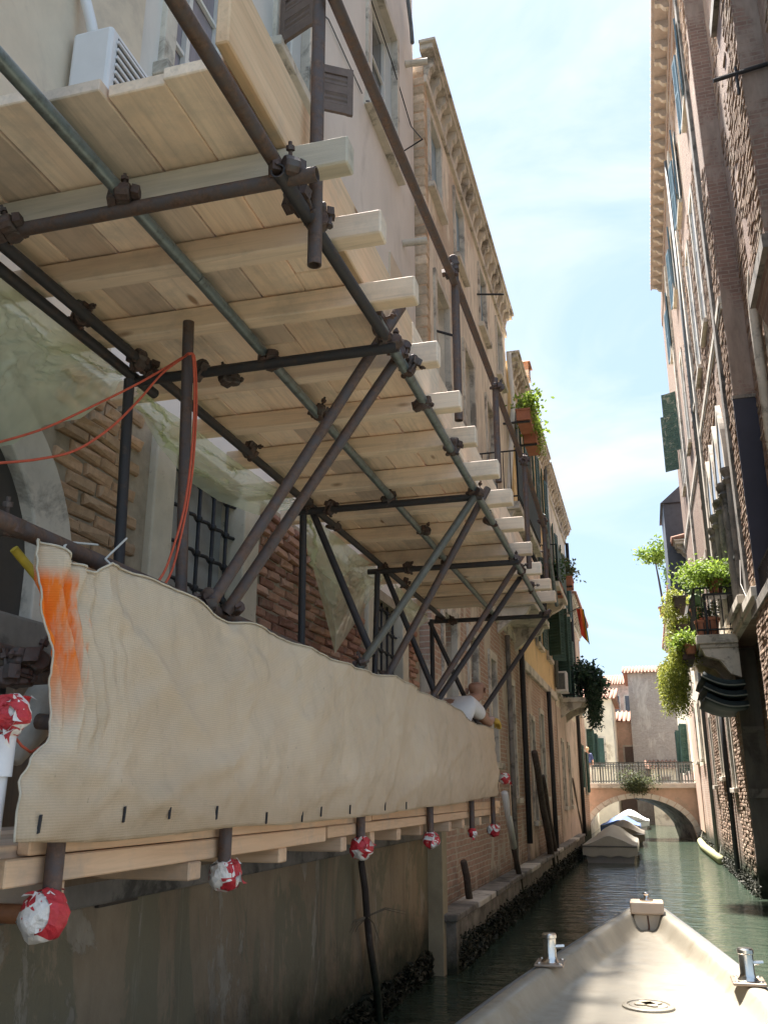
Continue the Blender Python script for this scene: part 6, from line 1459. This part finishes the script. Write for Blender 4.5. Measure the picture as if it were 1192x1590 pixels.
hand_mesh(hand, Vector((.25, 1, -.35)), Vector((0.3, 0, 1)), WK, 'glove', glove, 1.25)
hand_mesh(J['lw'][0] + Vector((.04, .05, -.02)), Vector((.5, .6, -.4)), Vector((0, 0, 1)), WK, 'glove', glove, 1.2)
for s_ in (-1, 1):
    m = MB(); m.lathe(hd + Vector((s_ * .093, -.01, -.005)), [(0.01, -.012), (.03, -.006), (.032, .006), (.012, .012)], 10, axis=(1, .3 * s_, 0)); m.build('ear', skin_m, WK, smooth=True)
m = MB(); m.lathe(hd + Vector((.02, .115, -.02)), [(0.002, -.03), (.018, -.01), (.014, .02), (.002, .04)], 8); m.build('nose', skin_m, WK, smooth=True)
m = MB()
for s_ in (-1, 1): m.lathe(hd + Vector((.008 + s_ * .034, .092, .018)), [(0.002, -.012), (.012, -.005), (.012, .005), (.002, .012)], 8)
m.build('eyes', plain('dark_eye', (.03, .02, .02), .3), WK)
# walker by the bridge
PW = thing('person', 'fair haired walker in dark blue jacket on the left end of the bridge', 'person', (-2.75, 45.2, 2.31)); B0 = Vector((-2.72, 45.2, 2.31))
J2 = {'pelvis': (B0 + Vector((0, 0, .92)), (.16, .12)), 'chest': (B0 + Vector((0, 0, 1.32)), (.18, .13)), 'neck': (B0 + Vector((0, 0, 1.50)), .055), 'head': (B0 + Vector((0.01, 0, 1.64)), .095), 'crown': (B0 + Vector((0.01, 0, 1.72)), .075), 'rs': (B0 + Vector((.19, 0, 1.42)), .065), 're': (B0 + Vector((.26, -.02, 1.15)), .05), 'rw': (B0 + Vector((.24, .12, .94)), .035), 'ls': (B0 + Vector((-.19, 0, 1.42)), .065), 'le': (B0 + Vector((-.26, .02, 1.15)), .05), 'lw': (B0 + Vector((-.25, .1, .92)), .035),
      'rh': (B0 + Vector((.09, 0, .86)), .10), 'rk': (B0 + Vector((.10, .08, .48)), .07), 'ra': (B0 + Vector((.10, -.02, .07)), .045), 'rt': (B0 + Vector((.11, .14, .035)), .035), 'lh': (B0 + Vector((-.09, 0, .86)), .10), 'lk': (B0 + Vector((-.10, .0, .48)), .07), 'la': (B0 + Vector((-.10, -.14, .07)), .045), 'lt': (B0 + Vector((-.11, .02, .035)), .035)}
E3 = [('pelvis', 'chest'), ('chest', 'neck'), ('neck', 'head'), ('head', 'crown'), ('chest', 'rs'), ('rs', 're'), ('re', 'rw'), ('chest', 'ls'), ('ls', 'le'), ('le', 'lw'), ('pelvis', 'rh'), ('rh', 'rk'), ('rk', 'ra'), ('ra', 'rt'), ('pelvis', 'lh'), ('lh', 'lk'), ('lk', 'la'), ('la', 'lt')]
skin_body('body', J2, E3, skin_m, PW)
g2 = lambda n, k: (J2[n][0], tuple(x + k for x in J2[n][1]) if isinstance(J2[n][1], tuple) else J2[n][1] + k)
skin_body('jacket', {n: g2(n, .02) for n in ('chest', 'pelvis', 'rs', 're', 'ls', 'le')}, [('chest', 'pelvis'), ('chest', 'rs'), ('rs', 're'), ('chest', 'ls'), ('ls', 'le')], plain('blue_jacket', (0.04, 0.06, 0.16)), PW)
skin_body('trousers', {n: g2(n, .015) for n in ('pelvis', 'rh', 'rk', 'ra', 'lh', 'lk', 'la')}, [('pelvis', 'rh'), ('rh', 'rk'), ('rk', 'ra'), ('pelvis', 'lh'), ('lh', 'lk'), ('lk', 'la')], plain('pale_trousers', (0.42, 0.38, 0.33)), PW)
m = MB(); m.lathe(B0 + Vector((0.01, -.02, 1.60)), [(.07, 0), (.105, .05), (.108, .10), (.08, .16), (.0, .18)], 14); m.build('hair', plain('fair_hair', (0.45, 0.33, 0.19)), PW, smooth=True)
